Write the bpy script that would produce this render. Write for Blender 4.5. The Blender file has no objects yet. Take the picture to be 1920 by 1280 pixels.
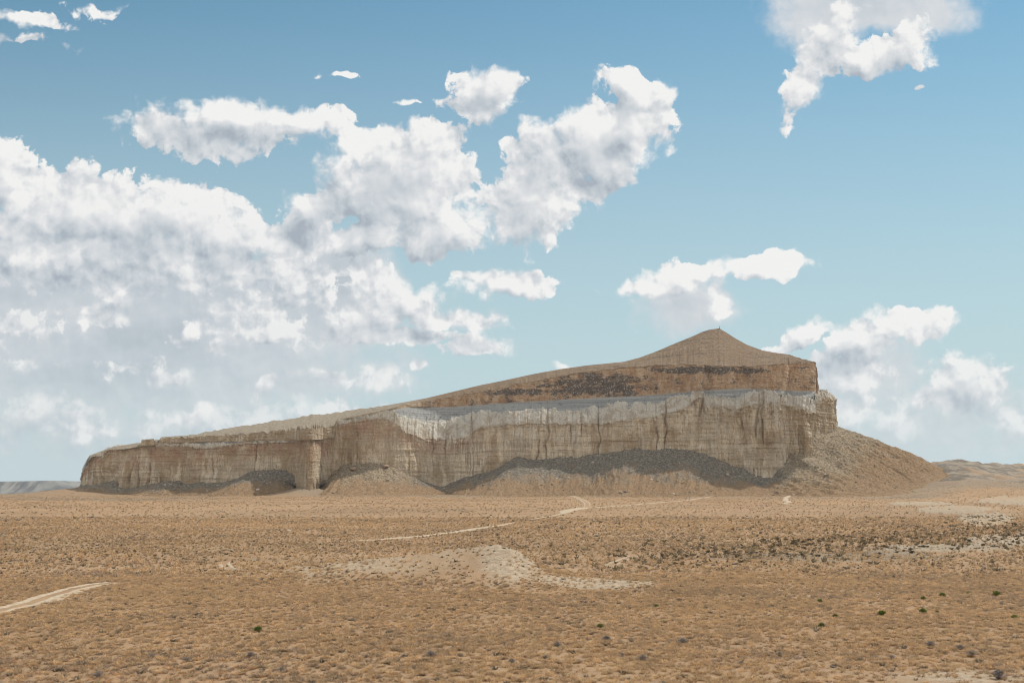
import bpy, math, random
import numpy as np

C = bpy.context.scene.collection
rad = math.radians

# ------------------------------------------------------------------ camera
F = 1867.0            # focal length in photo pixels (1920 wide), about 35 mm
YH = 920.0            # row of the true horizon in the photo
H = 14.0              # eye height over the plain
cam_data = bpy.data.cameras.new('camera')
cam_data.sensor_width = 36.0
cam_data.lens = F / 1920.0 * 36.0
cam_data.shift_y = (YH - 640.0) / 1920.0
cam_data.clip_start = 0.5
cam_data.clip_end = 60000.0
cam = bpy.data.objects.new('camera', cam_data)
cam.location = (0, 0, H)
cam.rotation_euler = (rad(90), 0, 0)
C.objects.link(cam)
bpy.context.scene.camera = cam

sc = bpy.context.scene
sc.view_settings.view_transform = 'Standard'
sc.view_settings.look = 'None'
sc.view_settings.exposure = 0.0
sc.view_settings.gamma = 1.0
sc.cycles.max_bounces = 6
sc.cycles.diffuse_bounces = 3
sc.cycles.volume_bounces = 1
sc.cycles.transparent_max_bounces = 16
sc.cycles.use_denoising = True
sc.cycles.filter_width = 1.0

SUN_EL = 53.0         # degrees
SUN_AZ = 47.0         # degrees to the right of straight ahead (+Y), behind the mesa

# ------------------------------------------------------------------ node helper
class NT:
    """Tiny expression helper over a node tree."""
    def __init__(self, tree):
        self.t = tree
    def node(self, typ, **kw):
        n = self.t.nodes.new(typ)
        for k, v in kw.items():
            setattr(n, k, v)
        return n
    def put(self, sock, v):
        if isinstance(v, V):
            self.t.links.new(v.s, sock)
        elif v is not None:
            if hasattr(sock.default_value, '__len__') and not hasattr(v, '__len__'):
                v = (v,) * len(sock.default_value)
            if hasattr(v, '__len__') and len(sock.default_value) == 4 and len(v) == 3:
                v = tuple(v) + (1.0,)
            sock.default_value = v
    def m(self, op, a, b=None, c=None, clamp=False):
        n = self.node('ShaderNodeMath', operation=op, use_clamp=clamp)
        self.put(n.inputs[0], a)
        if b is not None: self.put(n.inputs[1], b)
        if c is not None: self.put(n.inputs[2], c)
        return V(self, n.outputs[0])
    def vm(self, op, a, b=None, scale=None):
        n = self.node('ShaderNodeVectorMath', operation=op)
        self.put(n.inputs[0], a)
        if b is not None: self.put(n.inputs[1], b)
        if scale is not None: self.put(n.inputs['Scale'], scale)
        return V(self, n.outputs['Value' if op in ('LENGTH', 'DOT_PRODUCT', 'DISTANCE') else 'Vector'])
    def xyz(self, v):
        n = self.node('ShaderNodeSeparateXYZ'); self.put(n.inputs[0], v)
        return [V(self, o) for o in n.outputs]
    def comb(self, x=0.0, y=0.0, z=0.0):
        n = self.node('ShaderNodeCombineXYZ')
        for i, q in enumerate((x, y, z)): self.put(n.inputs[i], q)
        return V(self, n.outputs[0])
    def ss(self, x, a, b, lo=0.0, hi=1.0):          # smoothstep
        n = self.node('ShaderNodeMapRange', interpolation_type='SMOOTHSTEP')
        for k, q in (('Value', x), ('From Min', a), ('From Max', b), ('To Min', lo), ('To Max', hi)):
            self.put(n.inputs[k], q)
        return V(self, n.outputs[0])
    def lin(self, x, a, b, lo=0.0, hi=1.0):
        n = self.node('ShaderNodeMapRange', clamp=True)
        for k, q in (('Value', x), ('From Min', a), ('From Max', b), ('To Min', lo), ('To Max', hi)):
            self.put(n.inputs[k], q)
        return V(self, n.outputs[0])
    def noise(self, vec, scale=1.0, detail=4.0, rough=0.5, dim='3D', typ='FBM', lac=2.0, dist=0.0, color=False):
        n = self.node('ShaderNodeTexNoise', noise_dimensions=dim, noise_type=typ)
        self.put(n.inputs['Vector'], vec)
        for k, q in (('Scale', scale), ('Detail', detail), ('Roughness', rough), ('Lacunarity', lac), ('Distortion', dist)):
            self.put(n.inputs[k], q)
        return V(self, n.outputs['Color' if color else 0])
    def voro(self, vec, scale=1.0, dim='3D', feature='F1', rnd=1.0, out='Distance', smooth=None, detail=0.0):
        n = self.node('ShaderNodeTexVoronoi', voronoi_dimensions=dim, feature=feature)
        self.put(n.inputs['Vector'], vec); self.put(n.inputs['Scale'], scale); self.put(n.inputs['Randomness'], rnd)
        n.inputs['Detail'].default_value = detail
        if smooth is not None: n.inputs['Smoothness'].default_value = smooth
        return V(self, n.outputs[out])
    def mix(self, f, a, b, mode='MIX'):
        n = self.node('ShaderNodeMix', data_type='RGBA', blend_type=mode)
        self.put(n.inputs[0], f); self.put(n.inputs[6], a); self.put(n.inputs[7], b)
        return V(self, n.outputs[2])
    def mul(self, vec, k):
        return self.vm('MULTIPLY', vec, k)
    def ramp(self, f, stops):
        n = self.node('ShaderNodeValToRGB')
        cr = n.color_ramp
        while len(cr.elements) < len(stops): cr.elements.new(0.5)
        for e, (p, c) in zip(cr.elements, stops):
            e.position = p; e.color = tuple(c) + (1.0,)
        self.put(n.inputs[0], f)
        return V(self, n.outputs[0])
class V:
    def __init__(self, nt, s): self.n, self.s = nt, s
    def __add__(a, b): return a.n.m('ADD', a, b)
    def __radd__(a, b): return a.n.m('ADD', a, b)
    def __sub__(a, b): return a.n.m('SUBTRACT', a, b)
    def __rsub__(a, b): return a.n.m('SUBTRACT', b, a)
    def __mul__(a, b): return a.n.m('MULTIPLY', a, b)
    def __rmul__(a, b): return a.n.m('MULTIPLY', a, b)
    def __truediv__(a, b): return a.n.m('DIVIDE', a, b)
    def mx(a, b): return a.n.m('MAXIMUM', a, b)
    def mn(a, b): return a.n.m('MINIMUM', a, b)

# ------------------------------------------------------------------ world: sky and clouds
world = bpy.data.worlds.new('World')
sc.world = world
world.use_nodes = True
wt = world.node_tree
wt.nodes.clear()
w = NT(wt)
tc = w.node('ShaderNodeTexCoord')
dirv = V(w, tc.outputs['Generated'])
dx, dy, dz = w.xyz(dirv)
ay = w.m('ABSOLUTE', dy).mx(0.2)
SC = F / 100.0
U = (dx / ay) * SC + 9.6
VV = (dz / ay) * (-SC) + 9.2
P = w.comb(U, VV, 1.0)

# a warp that breaks up every outline
wn = w.noise(P, 0.9, 3, 0.55, '2D', color=True)
warp = w.mul(w.vm('SUBTRACT', wn, (0.5, 0.5, 0.5)), (0.6, 0.6, 0.0))
PW = w.vm('ADD', P, warp)

def ellipses(lst, pt):
    """union of ellipse domes: 1 in the middle, 0 on the outline, negative outside"""
    out = None
    for (cx, cy, rx, ry, rot, k) in lst:
        c, q = math.cos(rad(rot)), math.sin(rad(rot))
        if rot:
            lx = w.vm('DOT_PRODUCT', pt, (c / rx, q / rx, -(c * cx + q * cy) / rx))
            ly = w.vm('DOT_PRODUCT', pt, (-q / ry, c / ry, -(-q * cx + c * cy) / ry))
            ln = w.m('SQRT', w.m('MULTIPLY_ADD', lx, lx, ly * ly))
        else:
            n = w.node('ShaderNodeVectorMath', operation='MULTIPLY_ADD')
            w.put(n.inputs[0], pt)
            n.inputs[1].default_value = (1 / rx, 1 / ry, 0); n.inputs[2].default_value = (-cx / rx, -cy / ry, 0)
            ln = w.vm('LENGTH', V(w, n.outputs[0]))
        e = w.m('MULTIPLY_ADD', ln, -k, k)
        out = e if out is None else w.m('SMOOTH_MAX', out, e, 0.25)
    return out

#          cx    cy   rx    ry   rot  k
CUMULUS = [
 (2.4, 5.15, 2.9, .45, 3, .8), (5.0, 5.9, 1.3, .55, -8, .6), (5.6, 5.2, .9, .6, 0, .7), (.6, 6.1, .8, .35, 0, .35),
 (3.1, 2.45, .85, .48, 12, 1.1), (4.3, 2.38, 1.6, .52, 2, 1.3), (5.7, 2.28, 1.2, .34, 6, 1.1), (6.6, 2.5, .7, .18, 18, .8), (3.7, 2.85, .6, .22, 10, .7),
 (9.2, 1.65, .72, .50, 5, 1.4), (8.75, 2.0, .5, .26, 0, .9), (9.2, 2.15, .42, .38, 0, 1.0),
 (12.0, 1.72, .72, .42, 12, 1.4), (11.9, 2.3, .75, .7, -30, 1.4), (11.1, 2.75, .95, .85, -40, 1.5), (10.2, 3.05, .8, .75, -30, 1.4), (9.9, 3.85, 1.0, .78, -20, 1.4), (11.2, 3.45, .6, .4, -30, 1.0),
 (7.7, 2.95, 1.1, .7, 0, 1.5), (7.6, 3.6, 1.75, .9, 5, 1.6), (8.1, 4.35, .95, .6, -10, 1.3), (6.75, 4.5, .9, .42, -5, 1.3), (6.0, 3.9, .85, .48, -15, 1.2),
 (6.75, 2.75, .5, .28, -10, .9), (7.9, 2.5, .5, .22, 0, .8),
 (0.1, 3.3, .6, .85, 0, 1.4), (1.7, 3.95, 2.1, .85, 6, 1.6), (3.6, 4.1, 1.6, .78, 14, 1.5), (1.5, 4.7, 3.2, .8, 3, 1.2), (5.1, 4.5, 1.1, .38, 5, 1.1), (4.3, 5.0, 1.7, .5, 5, 1.0),
 (7.3, 5.6, 1.0, .6, 25, 1.1), (8.2, 5.98, 1.4, .24, 5, 1.2), (7.2, 6.3, 1.9, .2, 0, 1.1), (6.8, 6.0, .42, .5, 0, 1.2),
 (9.55, 5.35, 1.15, .28, 3, 1.2), (9.0, 5.2, .6, .2, -5, 1.0),
 (9.0, 6.5, .78, .22, -3, 1.2), (7.9, 6.87, .16, .13, 0, .8), (7.1, 7.15, .42, .22, 0, .5), (10.45, 6.88, .24, .1, 0, .8),
 (12.9, 5.15, 1.05, .36, -14, 1.4), (14.4, 4.98, .95, .24, -2, 1.3), (12.0, 5.35, .6, .12, -6, 1.0), (13.45, 5.6, .2, .4, 0, .8),
 (17.2, 6.05, .8, .38, 0, 1.5), (16.0, 6.4, .62, .48, 0, 1.4), (15.0, 6.3, .75, .28, -24, 1.2), (15.9, 7.0, .8, .5, 0, 1.1), (16.0, 7.7, .6, .4, 0, .9),
 (18.1, 7.1, .75, .5, 0, 1.4), (18.65, 7.2, .25, .45, 0, 1.0), (17.6, 7.6, .9, .35, 0, 1.1), (16.9, 7.9, .9, .3, 0, .8), (19.1, 7.9, .6, .5, 0, .8),
 (15.75, .55, .42, .75, 20, 1.3), (15.35, 1.0, .55, .6, 10, 1.2), (15.0, 1.7, .26, .62, 22, .55), (16.5, 1.1, 1.0, .34, -18, 1.1), (17.2, .85, .5, .35, -40, 1.0),
 (.5, .33, .75, .15, 12, .6), (.45, .78, .65, .13, 8, .6), (1.8, .28, .5, .12, 10, .4),
 (17.25, 1.58, .15, .12, 0, .8), (7.6, 1.9, .25, .05, 10, .7), (6.4, 1.45, .35, .06, 5, .5),
 (4.7, 7.85, 2.6, .32, -4, .9), (.9, 7.9, 1.3, .4, 0, .9), (6.1, 7.7, 1.1, .28, -4, 1.1),
]
GREY = [
 (2.6, 6.2, 3.6, .9, 0, 1.6),
 (1.2, 5.6, 3.4, 1.4, 0, 1.4), (4.2, 5.9, 3.2, 1.1, 0, 1.4), (6.2, 5.4, 1.3, 1.1, 0, 1.5), (2.6, 7.0, 4.6, .95, 0, 1.2), (7.1, 7.15, .5, .25, 0, .6), (2.2, 8.1, 4.0, .6, 0, .7),
 (16.3, .0, 1.8, .62, 6, 1.5), (15.2, .25, .7, .8, 0, 1.1), (12.85, 5.75, .8, .5, 0, .9),
 (16.4, 7.2, .9, .8, 0, .7), (18.0, 7.7, 1.4, .6, 0, .9), (17.3, 8.3, 2.4, .5, 0, .6),
]
# white heads standing in front of the grey bank
PUFFS = [
 (2.1, 5.8, .85, .42, -14, 1.5), (2.4, 5.5, .4, .3, 0, 1.0), (4.75, 5.65, .8, .42, 0, 1.0), (1.0, 4.85, .85, .22, 0, .9), (3.2, 7.1, .7, .22, -12, 1.2),
 (5.1, 7.25, .65, .17, -38, 1.1), (6.2, 7.05, .55, .26, 18, 1.2), (5.3, 5.95, .5, .13, -12, 1.2), (.5, 6.8, .7, .35, 0, .7), (3.0, 5.0, 1.0, .2, 5, .8), (2.6, 7.7, .6, .22, -30, 1.0), (2.2, 6.9, .9, .3, 0, .5), (3.5, 6.3, .5, .35, -40, .5), (1.6, 8.05, 1.0, .2, 0, .9), (3.6, 7.75, .8, .2, -10, .9), (.5, 7.6, .5, .2, 0, .8), (4.1, 6.6, .4, .2, 0, .7),
]
PF = w.vm('ADD', P, w.mul(warp, (0.5, 0.5, 0.0)))
fb = w.noise(PF, 1.5, 9, 0.63, '2D')                  # outline detail
def heads(pt):                                        # rounded cauliflower heads, 0..1
    return 1.0 - w.voro(pt, 1.9, '2D', 'SMOOTH_F1', smooth=0.45, detail=3.0)
SDX, SDY = 0.06, -0.11                                # toward the sun
h1 = heads(PF)
h2 = heads(w.vm('ADD', PF, (SDX, SDY, 0)))
fb2 = w.noise(w.vm('ADD', PF, (SDX * 2.5, SDY * 2.5, 0)), 1.5, 5, 0.60, '2D')
bump = fb + (h1 - 0.62) * 0.22

eC = ellipses(CUMULUS, PW)
eS = ellipses(CUMULUS, w.vm('ADD', PW, (0.22, -0.40, 0)))
eG = ellipses(GREY, PW)
eP = ellipses(PUFFS, PW)
# outside the field of the photograph: scattered clouds of the same kind
low = w.noise(P, 0.22, 3, 0.5, '2D')
outside = w.ss(w.m('ABSOLUTE', U - 9.6), 10.5, 12.5).mx(w.ss(VV, -0.8, -2.5))
eC = eC.mx((low * 4.0 - 2.1) * outside - (1.0 - outside) * 3.0)

denC = eC * 0.95 + (bump - 0.50) * 1.9 + 0.20
soft = w.ss(w.noise(P, 0.8, 2, 0.5, '2D'), 0.42, 0.62)      # some rims crisp, some frayed
low_soft = w.ss(VV, 6.2, 8.2)
aC = w.ss(denC, soft * -0.10 - low_soft * 0.15, soft * 0.38 + 0.16 + low_soft * 0.45)
denP = eP * 0.8 + (bump - 0.50) * 2.4 + 0.02
aP = w.ss(denP, low_soft * -0.1, soft * 0.6 + 0.30 + low_soft * 0.4)
denG = eG * 1.0 + (fb - 0.46) * 1.2 + 0.15
aG = w.ss(denG, -0.25, 0.65)
horizon_fade = w.ss(VV, 9.6, 5.8)

# light: thick parts grey, parts that have little cloud between them and the sun white
edge = w.ss(denC, 1.25, 0.25)
lg1 = w.noise(PF, 0.75, 3, 0.5, '2D')
lg2 = w.noise(w.vm('ADD', PF, (SDX * 4, SDY * 4, 0)), 0.75, 3, 0.5, '2D')
large = (lg1 - lg2) * 0.85
relief = ((h1 - h2) * 0.65 + (fb - fb2) * 1.0) * (edge * 0.6 + 0.4) + large * 0.7 + (eC - eS) * 0.22
belly = w.noise(w.mul(P, (0.7, 1.5, 1.0)), 0.55, 3, 0.45, '2D')
left_dim = w.ss(U, 9.0, 3.5) * w.ss(VV, 3.2, 5.5)
denS = eS * 0.95 + (lg2 - 0.5) * 1.6 + 0.15
litC = w.m('ADD', relief - w.ss(denS, 0.0, 1.4) * (w.ss(belly, 0.30, 0.65) * 0.26 + 0.10), 0.80, clamp=True) - left_dim * 0.10
litP = w.m('ADD', relief - w.ss(denP, 0.2, 1.6) * 0.15, 0.74, clamp=True)
litG = w.m('ADD', relief * 0.22 - w.ss(denG, 0.2, 1.6) * w.ss(belly, 0.3, 0.7) * 0.30 - left_dim * 0.10, 0.66, clamp=True)
cloud_ramp = [(0.0, (3.9, 4.4, 5.0)), (0.45, (5.6, 6.1, 6.5)), (0.75, (7.2, 7.35, 7.55)), (1.0, (8.9, 8.9, 8.75))]
def rampx(f):
    return w.vm('SCALE', w.ramp(f, [(p, tuple(q / 10 for q in c)) for p, c in cloud_ramp]), scale=10.0)

sky = w.node('ShaderNodeTexSky', sky_type='NISHITA', sun_disc=False)
sky.sun_elevation = rad(SUN_EL); sky.sun_rotation = rad(SUN_AZ)
sky.altitude = 150; sky.air_density = 1.3; sky.dust_density = 0.2; sky.ozone_density = 2.5
skyc = w.mul(V(w, sky.outputs[0]), (0.70, 0.975, 0.90))
skyc = w.mix(w.ss(VV, -1.5, 9.0, 0.0, 0.94), skyc, (5.3, 6.5, 6.9, 1.0))
col = w.mix(aG * (0.35 + horizon_fade * 0.6), skyc, rampx(litG))
col = w.mix(aC * (0.45 + horizon_fade * 0.55), col, rampx(litC))
col = w.mix(aP * (0.4 + horizon_fade * 0.5), col, rampx(litP))
# bright cloud added behind the camera, out of view, to fill the shaded wall
rear_fill = w.ss(dy, 0.15, -0.35) * w.ss(dz, -0.05, 0.05)
col = w.mix(rear_fill * w.ss(w.noise(dirv, 2.2, 4, 0.55), 0.40, 0.55), col, (11.5, 11.3, 10.9))
bg = w.node('ShaderNodeBackground')
w.put(bg.inputs['Color'], col)
bg.inputs['Strength'].default_value = 0.10
wo = w.node('ShaderNodeOutputWorld')
wt.links.new(bg.outputs[0], wo.inputs[0])
world.cycles.sampling_method = 'MANUAL'
world.cycles.sample_map_resolution = 1024

# ------------------------------------------------------------------ sun
sd = bpy.data.lights.new('sun', 'SUN')
sd.energy = 3.6
sd.angle = rad(0.5)
sd.color = (1.0, 0.95, 0.87)
sun = bpy.data.objects.new('sun', sd)
sun.rotation_euler = (rad(90 - SUN_EL), 0, rad(180 - SUN_AZ))   # shines from behind the mesa, from the right
C.objects.link(sun)

# ------------------------------------------------------------------ numeric helpers
rng = np.random.default_rng(7)
_perm = rng.permutation(256).astype(np.int32)
_perm = np.concatenate([_perm, _perm, _perm])
_g3 = rng.normal(size=(256, 3)).astype(np.float32)
_g3 /= np.linalg.norm(_g3, axis=1, keepdims=True)

def perlin(x, y, z=None):
    x = np.asarray(x, np.float32); y = np.asarray(y, np.float32)
    z = np.zeros_like(x) if z is None else np.asarray(z, np.float32)
    xi = np.floor(x); yi = np.floor(y); zi = np.floor(z)
    xf, yf, zf = x - xi, y - yi, z - zi
    xi = xi.astype(np.int64) & 255; yi = yi.astype(np.int64) & 255; zi = zi.astype(np.int64) & 255
    u = xf * xf * xf * (xf * (xf * 6 - 15) + 10)
    v = yf * yf * yf * (yf * (yf * 6 - 15) + 10)
    s = zf * zf * zf * (zf * (zf * 6 - 15) + 10)
    def g(a, b, c):
        h = _perm[_perm[_perm[(xi + a) & 255] + ((yi + b) & 255)] + ((zi + c) & 255)]
        q = _g3[h]
        return q[..., 0] * (xf - a) + q[..., 1] * (yf - b) + q[..., 2] * (zf - c)
    def lerp(t, a, b): return a + t * (b - a)
    r0 = lerp(v, lerp(u, g(0, 0, 0), g(1, 0, 0)), lerp(u, g(0, 1, 0), g(1, 1, 0)))
    r1 = lerp(v, lerp(u, g(0, 0, 1), g(1, 0, 1)), lerp(u, g(0, 1, 1), g(1, 1, 1)))
    return lerp(s, r0, r1) * 1.6          # about -1..1

def fbm(x, y, z=None, octv=4, gain=0.5, lac=2.03, ridged=False):
    out = 0; a = 1.0; tot = 0
    zz = np.zeros_like(np.asarray(x, np.float32)) if z is None else z
    f = 1.0
    for i in range(octv):
        n = perlin(x * f + 17.1 * i, y * f - 9.7 * i, zz * f + 3.3 * i)
        if ridged: n = 1.0 - 2.0 * np.abs(n)
        out = out + a * n; tot += a; a *= gain; f *= lac
    return out / tot

def sstep(a, b, x):
    t = np.clip((np.asarray(x, np.float64) - a) / (b - a), 0, 1)
    return t * t * (3 - 2 * t)

def px_of(X, Y): return 960.0 + F * X / Y
def x_at(px, Y): return (px - 960.0) * Y / F
def z_at(py, Y): return H + Y * (YH - py) / F

def tbl(pairs):
    a = np.array(pairs, float)
    return lambda q: np.interp(q, a[:, 0], a[:, 1])

def link_mesh(name, verts, faces_quads=None, faces_tris=None, mat=None, parent=None, smooth=True, attrs=None, cols=None):
    me = bpy.data.meshes.new(name)
    verts = np.asarray(verts, np.float32)
    me.vertices.add(len(verts)); me.vertices.foreach_set('co', verts.ravel())
    parts = []; sizes = []
    if faces_quads is not None and len(faces_quads):
        parts.append(np.asarray(faces_quads, np.int32).ravel()); sizes.append(np.full(len(faces_quads), 4, np.int32))
    if faces_tris is not None and len(faces_tris):
        parts.append(np.asarray(faces_tris, np.int32).ravel()); sizes.append(np.full(len(faces_tris), 3, np.int32))
    loops = np.concatenate(parts); sizes = np.concatenate(sizes)
    me.loops.add(len(loops)); me.loops.foreach_set('vertex_index', loops)
    me.polygons.add(len(sizes))
    starts = np.concatenate([[0], np.cumsum(sizes)[:-1]]).astype(np.int32)
    me.polygons.foreach_set('loop_start', starts)
    me.polygons.foreach_set('use_smooth', np.full(len(sizes), bool(smooth)))
    me.update(calc_edges=True)
    for k, v in (attrs or {}).items():
        at = me.attributes.new(k, 'FLOAT', 'POINT'); at.data.foreach_set('value', np.asarray(v, np.float32).ravel())
    for k, v in (cols or {}).items():
        at = me.attributes.new(k, 'FLOAT_COLOR', 'POINT')
        v = np.asarray(v, np.float32)
        if v.shape[1] == 3: v = np.concatenate([v, np.ones((len(v), 1), np.float32)], 1)
        at.data.foreach_set('color', v.ravel())
    if mat: me.materials.append(mat)
    ob = bpy.data.objects.new(name, me)
    C.objects.link(ob)
    if parent: ob.parent = parent
    return ob

def grid_quads(nr, nc, wrap=False):
    r = np.arange(nr - 1)[:, None]; c = np.arange(nc if wrap else nc - 1)[None, :]
    c2 = (c + 1) % nc
    a = r * nc + c; b = r * nc + c2; d = (r + 1) * nc + c; e = (r + 1) * nc + c2
    return np.stack([a, b, e, d], -1).reshape(-1, 4)

def new_mat(name, rough=0.95):
    m = bpy.data.materials.new(name); m.use_nodes = True
    t = m.node_tree; t.nodes.clear(); n = NT(t)
    bs = n.node('ShaderNodeBsdfPrincipled'); bs.inputs['Roughness'].default_value = rough
    bs.inputs['Specular IOR Level'].default_value = 0.15
    o = n.node('ShaderNodeOutputMaterial'); t.links.new(bs.outputs[0], o.inputs[0])
    return m, n, bs
def attr(n, name, col=False):
    a = n.node('ShaderNodeAttribute', attribute_name=name)
    return V(n, a.outputs['Color' if col else 'Fac'])
def pos(n):
    return V(n, n.node('ShaderNodeNewGeometry').outputs['Position'])
def bump_to(n, bs, h, dist, strength=1.0):
    b = n.node('ShaderNodeBump'); b.inputs['Distance'].default_value = dist; b.inputs['Strength'].default_value = strength
    n.put(b.inputs['Height'], h); n.t.links.new(b.outputs[0], bs.inputs['Normal'])
def tag(o, label=None, cat=None, group=None, kind=None):
    if label: o['label'] = label
    if cat: o['category'] = cat
    if group: o['group'] = group
    if kind: o['kind'] = kind
    return o

# ------------------------------------------------------------------ the mesa's traced lines (photo columns -> rows)
L_RIM = tbl([(150,903),(152,897),(158,880),(163,868),(172,857),(180,855),(186,854),(189,862),(193,856),(198,845),(205,843),(215,843),(235,842),(262,838),(310,834),(345,836),(382,840),(430,833),(470,830),(520,828),(560,826),(600,825),(626,823),(632,795),(640,793),(660,789),(680,785),(720,783),(735,786),(748,792),(758,804),(772,812),(800,821),(850,822),(865,820),(876,814),(890,803),(905,799),(940,795),(1000,792),(1050,794),(1100,792),(1130,794),(1170,786),(1200,782),(1225,780),(1260,770),(1285,762),(1300,748),(1310,742),(1317,745),(1322,762),(1340,757),(1370,765),(1400,760),(1420,753),(1440,752),(1460,755),(1480,758),(1500,765),(1522,773)])
L_3 = tbl([(150,902.5),(152,896.5),(158,879.5),(163,867.5),(172,856.5),(186,853.5),(189,861),(193,855),(198,844.5),(215,842.5),(235,841.5),(262,837),(264,836),(292,835),(300,831),(345,831),(412,828),(500,826),(600,824),(626,821),(634,788),(660,783),(700,776),(740,767),(755,764),(844,762),(932,756),(1016,751),(1107,746),(1194,742),(1250,738),(1313,732),(1393,728),(1467,732),(1522,733)])
L_4 = tbl([(150,902),(152,896),(158,879),(163,867),(172,856),(186,853),(189,860),(193,854),(198,844),(215,842),(235,841),(262,836),(266,825),(288,823),(291,830),(297,829),(301,821),(345,820),(412,816),(500,809),(560,804),(600,801),(628,798),(634,786),(660,781),(700,773),(740,764),(755,758),(800,751.5),(844,744),(873,739),(932,729),(1019,711),(1107,695),(1194,686),(1267,683),(1333,685),(1400,687),(1467,682),(1522,679)])
L_TOP = tbl([(150,904),(154,892),(158,878.5),(163,866.5),(172,855.5),(186,853),(189,862),(193,857),(198,844.5),(235,840.5),(262,835.5),(266,824),(288,822),(291,829),(297,828),(302,819),(330,817),(380,815),(430,811),(500,804),(560,797),(620,788),(640,785),(665,778),(700,765),(740,757),(800,746),(850,734),(900,722),(950,712),(1000,701),(1050,692),(1100,685),(1170,678),(1200,670),(1230,659),(1260,646),(1290,634),(1315,623),(1330,618),(1348,615.5),(1360,622),(1380,635),(1400,646),(1430,657),(1460,662),(1500,667),(1524,674)])
L_FOOT = tbl([(150,906),(170,911),(190,905),(212,901),(222,912),(240,915),(270,911),(300,903),(335,900),(350,908),(380,904),(420,905),(445,898),(470,885),(490,880),(530,881),(545,888),(556,905),(562,916),(587,918),(592,910),(605,900),(640,873),(700,868),(740,876),(770,893),(800,905),(827,913),(850,903),(880,893),(915,884),(940,872),(968,857),(990,862),(1030,860),(1065,858),(1100,853),(1170,843),(1215,840),(1300,843),(1340,856),(1365,871),(1400,884),(1430,893),(1448,895),(1462,880),(1474,866),(1480,850),(1500,852),(1522,857)])

# plan of the cliff foot, (column, distance), front from left to right, then round the back
FRONT = [(152,1262),(160,1240),(180,1222),(220,1207),(262,1200),(300,1194),(350,1198),(400,1188),(450,1186),(500,1178),(535,1168),(556,1150),(563,1122),(574,1113),(586,1116),(594,1140),(606,1172),(640,1184),(700,1172),(745,1176),(790,1200),(830,1216),(880,1210),(930,1196),(970,1189),(1060,1186),(1120,1178),(1170,1171),(1260,1161),(1350,1141),(1400,1129),(1440,1120),(1463,1117),(1472,1122),(1480,1136),(1500,1131),(1516,1129),(1522,1134)]
SIDE = [(1527,1165,817,772),(1536,1186,818,752),(1550,1205,815,744),(1561,1236,806,748),(1566,1280,800,750),(1566,1340,800,745),(1555,1430,805,740),(1500,1530,850,735),(1400,1590,860,730),(1200,1590,865,740),(900,1520,870,770),(600,1420,880,810),(350,1345,895,840),(210,1300,900,850),(165,1278,903,862)]
cp = [(x_at(p, Y), Y) for p, Y in FRONT] + [(x_at(p, Y), Y) for p, Y, _, _ in SIDE]
cp = np.array(cp + [cp[0]])
seg = np.linalg.norm(np.diff(cp, axis=0), axis=1)
s_cp = np.concatenate([[0], np.cumsum(seg)])
s_corner = s_cp[len(FRONT) - 1]; s_side_fine = s_cp[len(FRONT) + 6]
s_all = np.concatenate([np.arange(0, s_side_fine, 0.6), np.arange(s_side_fine, s_cp[-1], 4.0)])
# a closed smooth curve through the control points (chaikin-like smoothing of the linear path)
PX_ = np.interp(s_all, s_cp, cp[:, 0]); PY_ = np.interp(s_all, s_cp, cp[:, 1])
def smooth_path(a, s, wd):
    si = np.arange(0, s_cp[-1], 0.6); b = np.interp(si, s, a, period=s_cp[-1])
    k = np.hanning(int(wd / 0.6) | 1); k /= k.sum(); n = len(k) // 2
    bb = np.concatenate([b[-n:], b, b[:n]]); bb = np.convolve(bb, k, 'valid')
    return np.interp(s, si, bb, period=s_cp[-1])
PXs, PYs = smooth_path(PX_, s_all, 9), smooth_path(PY_, s_all, 9)
front = s_all <= s_corner
colm_ = px_of(PXs, PYs)
colm = px_of(PXs, PYs)
nS = len(s_all)
sd_cp = s_cp[len(FRONT) - 1:]
side_foot = np.array([857] + [q[2] for q in SIDE] + [906]); side_rim = np.array([773] + [q[3] for q in SIDE] + [903])
def zline(tb, colv, Yv): return z_at(tb(colv), Yv)
z_foot = np.where(front, zline(L_FOOT, colm, PYs), z_at(np.interp(s_all, sd_cp, side_foot), PYs))
z_rim = np.where(front, zline(L_RIM, colm, PYs), z_at(np.interp(s_all, sd_cp, side_rim), PYs))
# spine
SP = np.array([(150,1263),(158,1262),(185,1258),(230,1248),(300,1238),(450,1236),(620,1262),(800,1290),(1000,1295),(1200,1310),(1345,1318),(1440,1300),(1490,1270)], float)
spc = np.clip(colm, 153, 1480)
SY = np.interp(spc, SP[:, 0], SP[:, 1]); SX = x_at(spc, SY)
z_spine = z_at(L_TOP(spc), SY)
Dx, Dy = SX - PXs, SY - PYs
Dl = np.hypot(Dx, Dy); Dx, Dy = Dx / Dl, Dy / Dl
# outward normal in plan
tx = np.gradient(smooth_path(PX_, s_all, 30)); ty = np.gradient(smooth_path(PY_, s_all, 30))
tl = np.hypot(tx, ty); Nx, Ny = ty / tl, -tx / tl
def unit2(a, b):
    q = np.hypot(a, b); return a / q, b / q
PXt, PYt = smooth_path(PX_, s_all, 110), smooth_path(PY_, s_all, 110)
_fr = [q for q in FRONT if not 540 < q[0] < 615]       # the scree runs past the buttress without following it
_kt = np.hanning(181); _kt /= _kt.sum()
colt = np.maximum.accumulate(np.convolve(np.pad(np.where(front, colm_, 1522), 90, 'edge'), _kt, 'valid'))
Yt_ = np.interp(colt, [q[0] for q in _fr], [q[1] for q in _fr]); Yt_ = np.convolve(np.pad(Yt_, 90, 'edge'), _kt, 'valid')
wfr = 1 - sstep(s_corner - 130, s_corner - 40, s_all)
wfr = wfr * sstep(20, 90, s_all)
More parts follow.
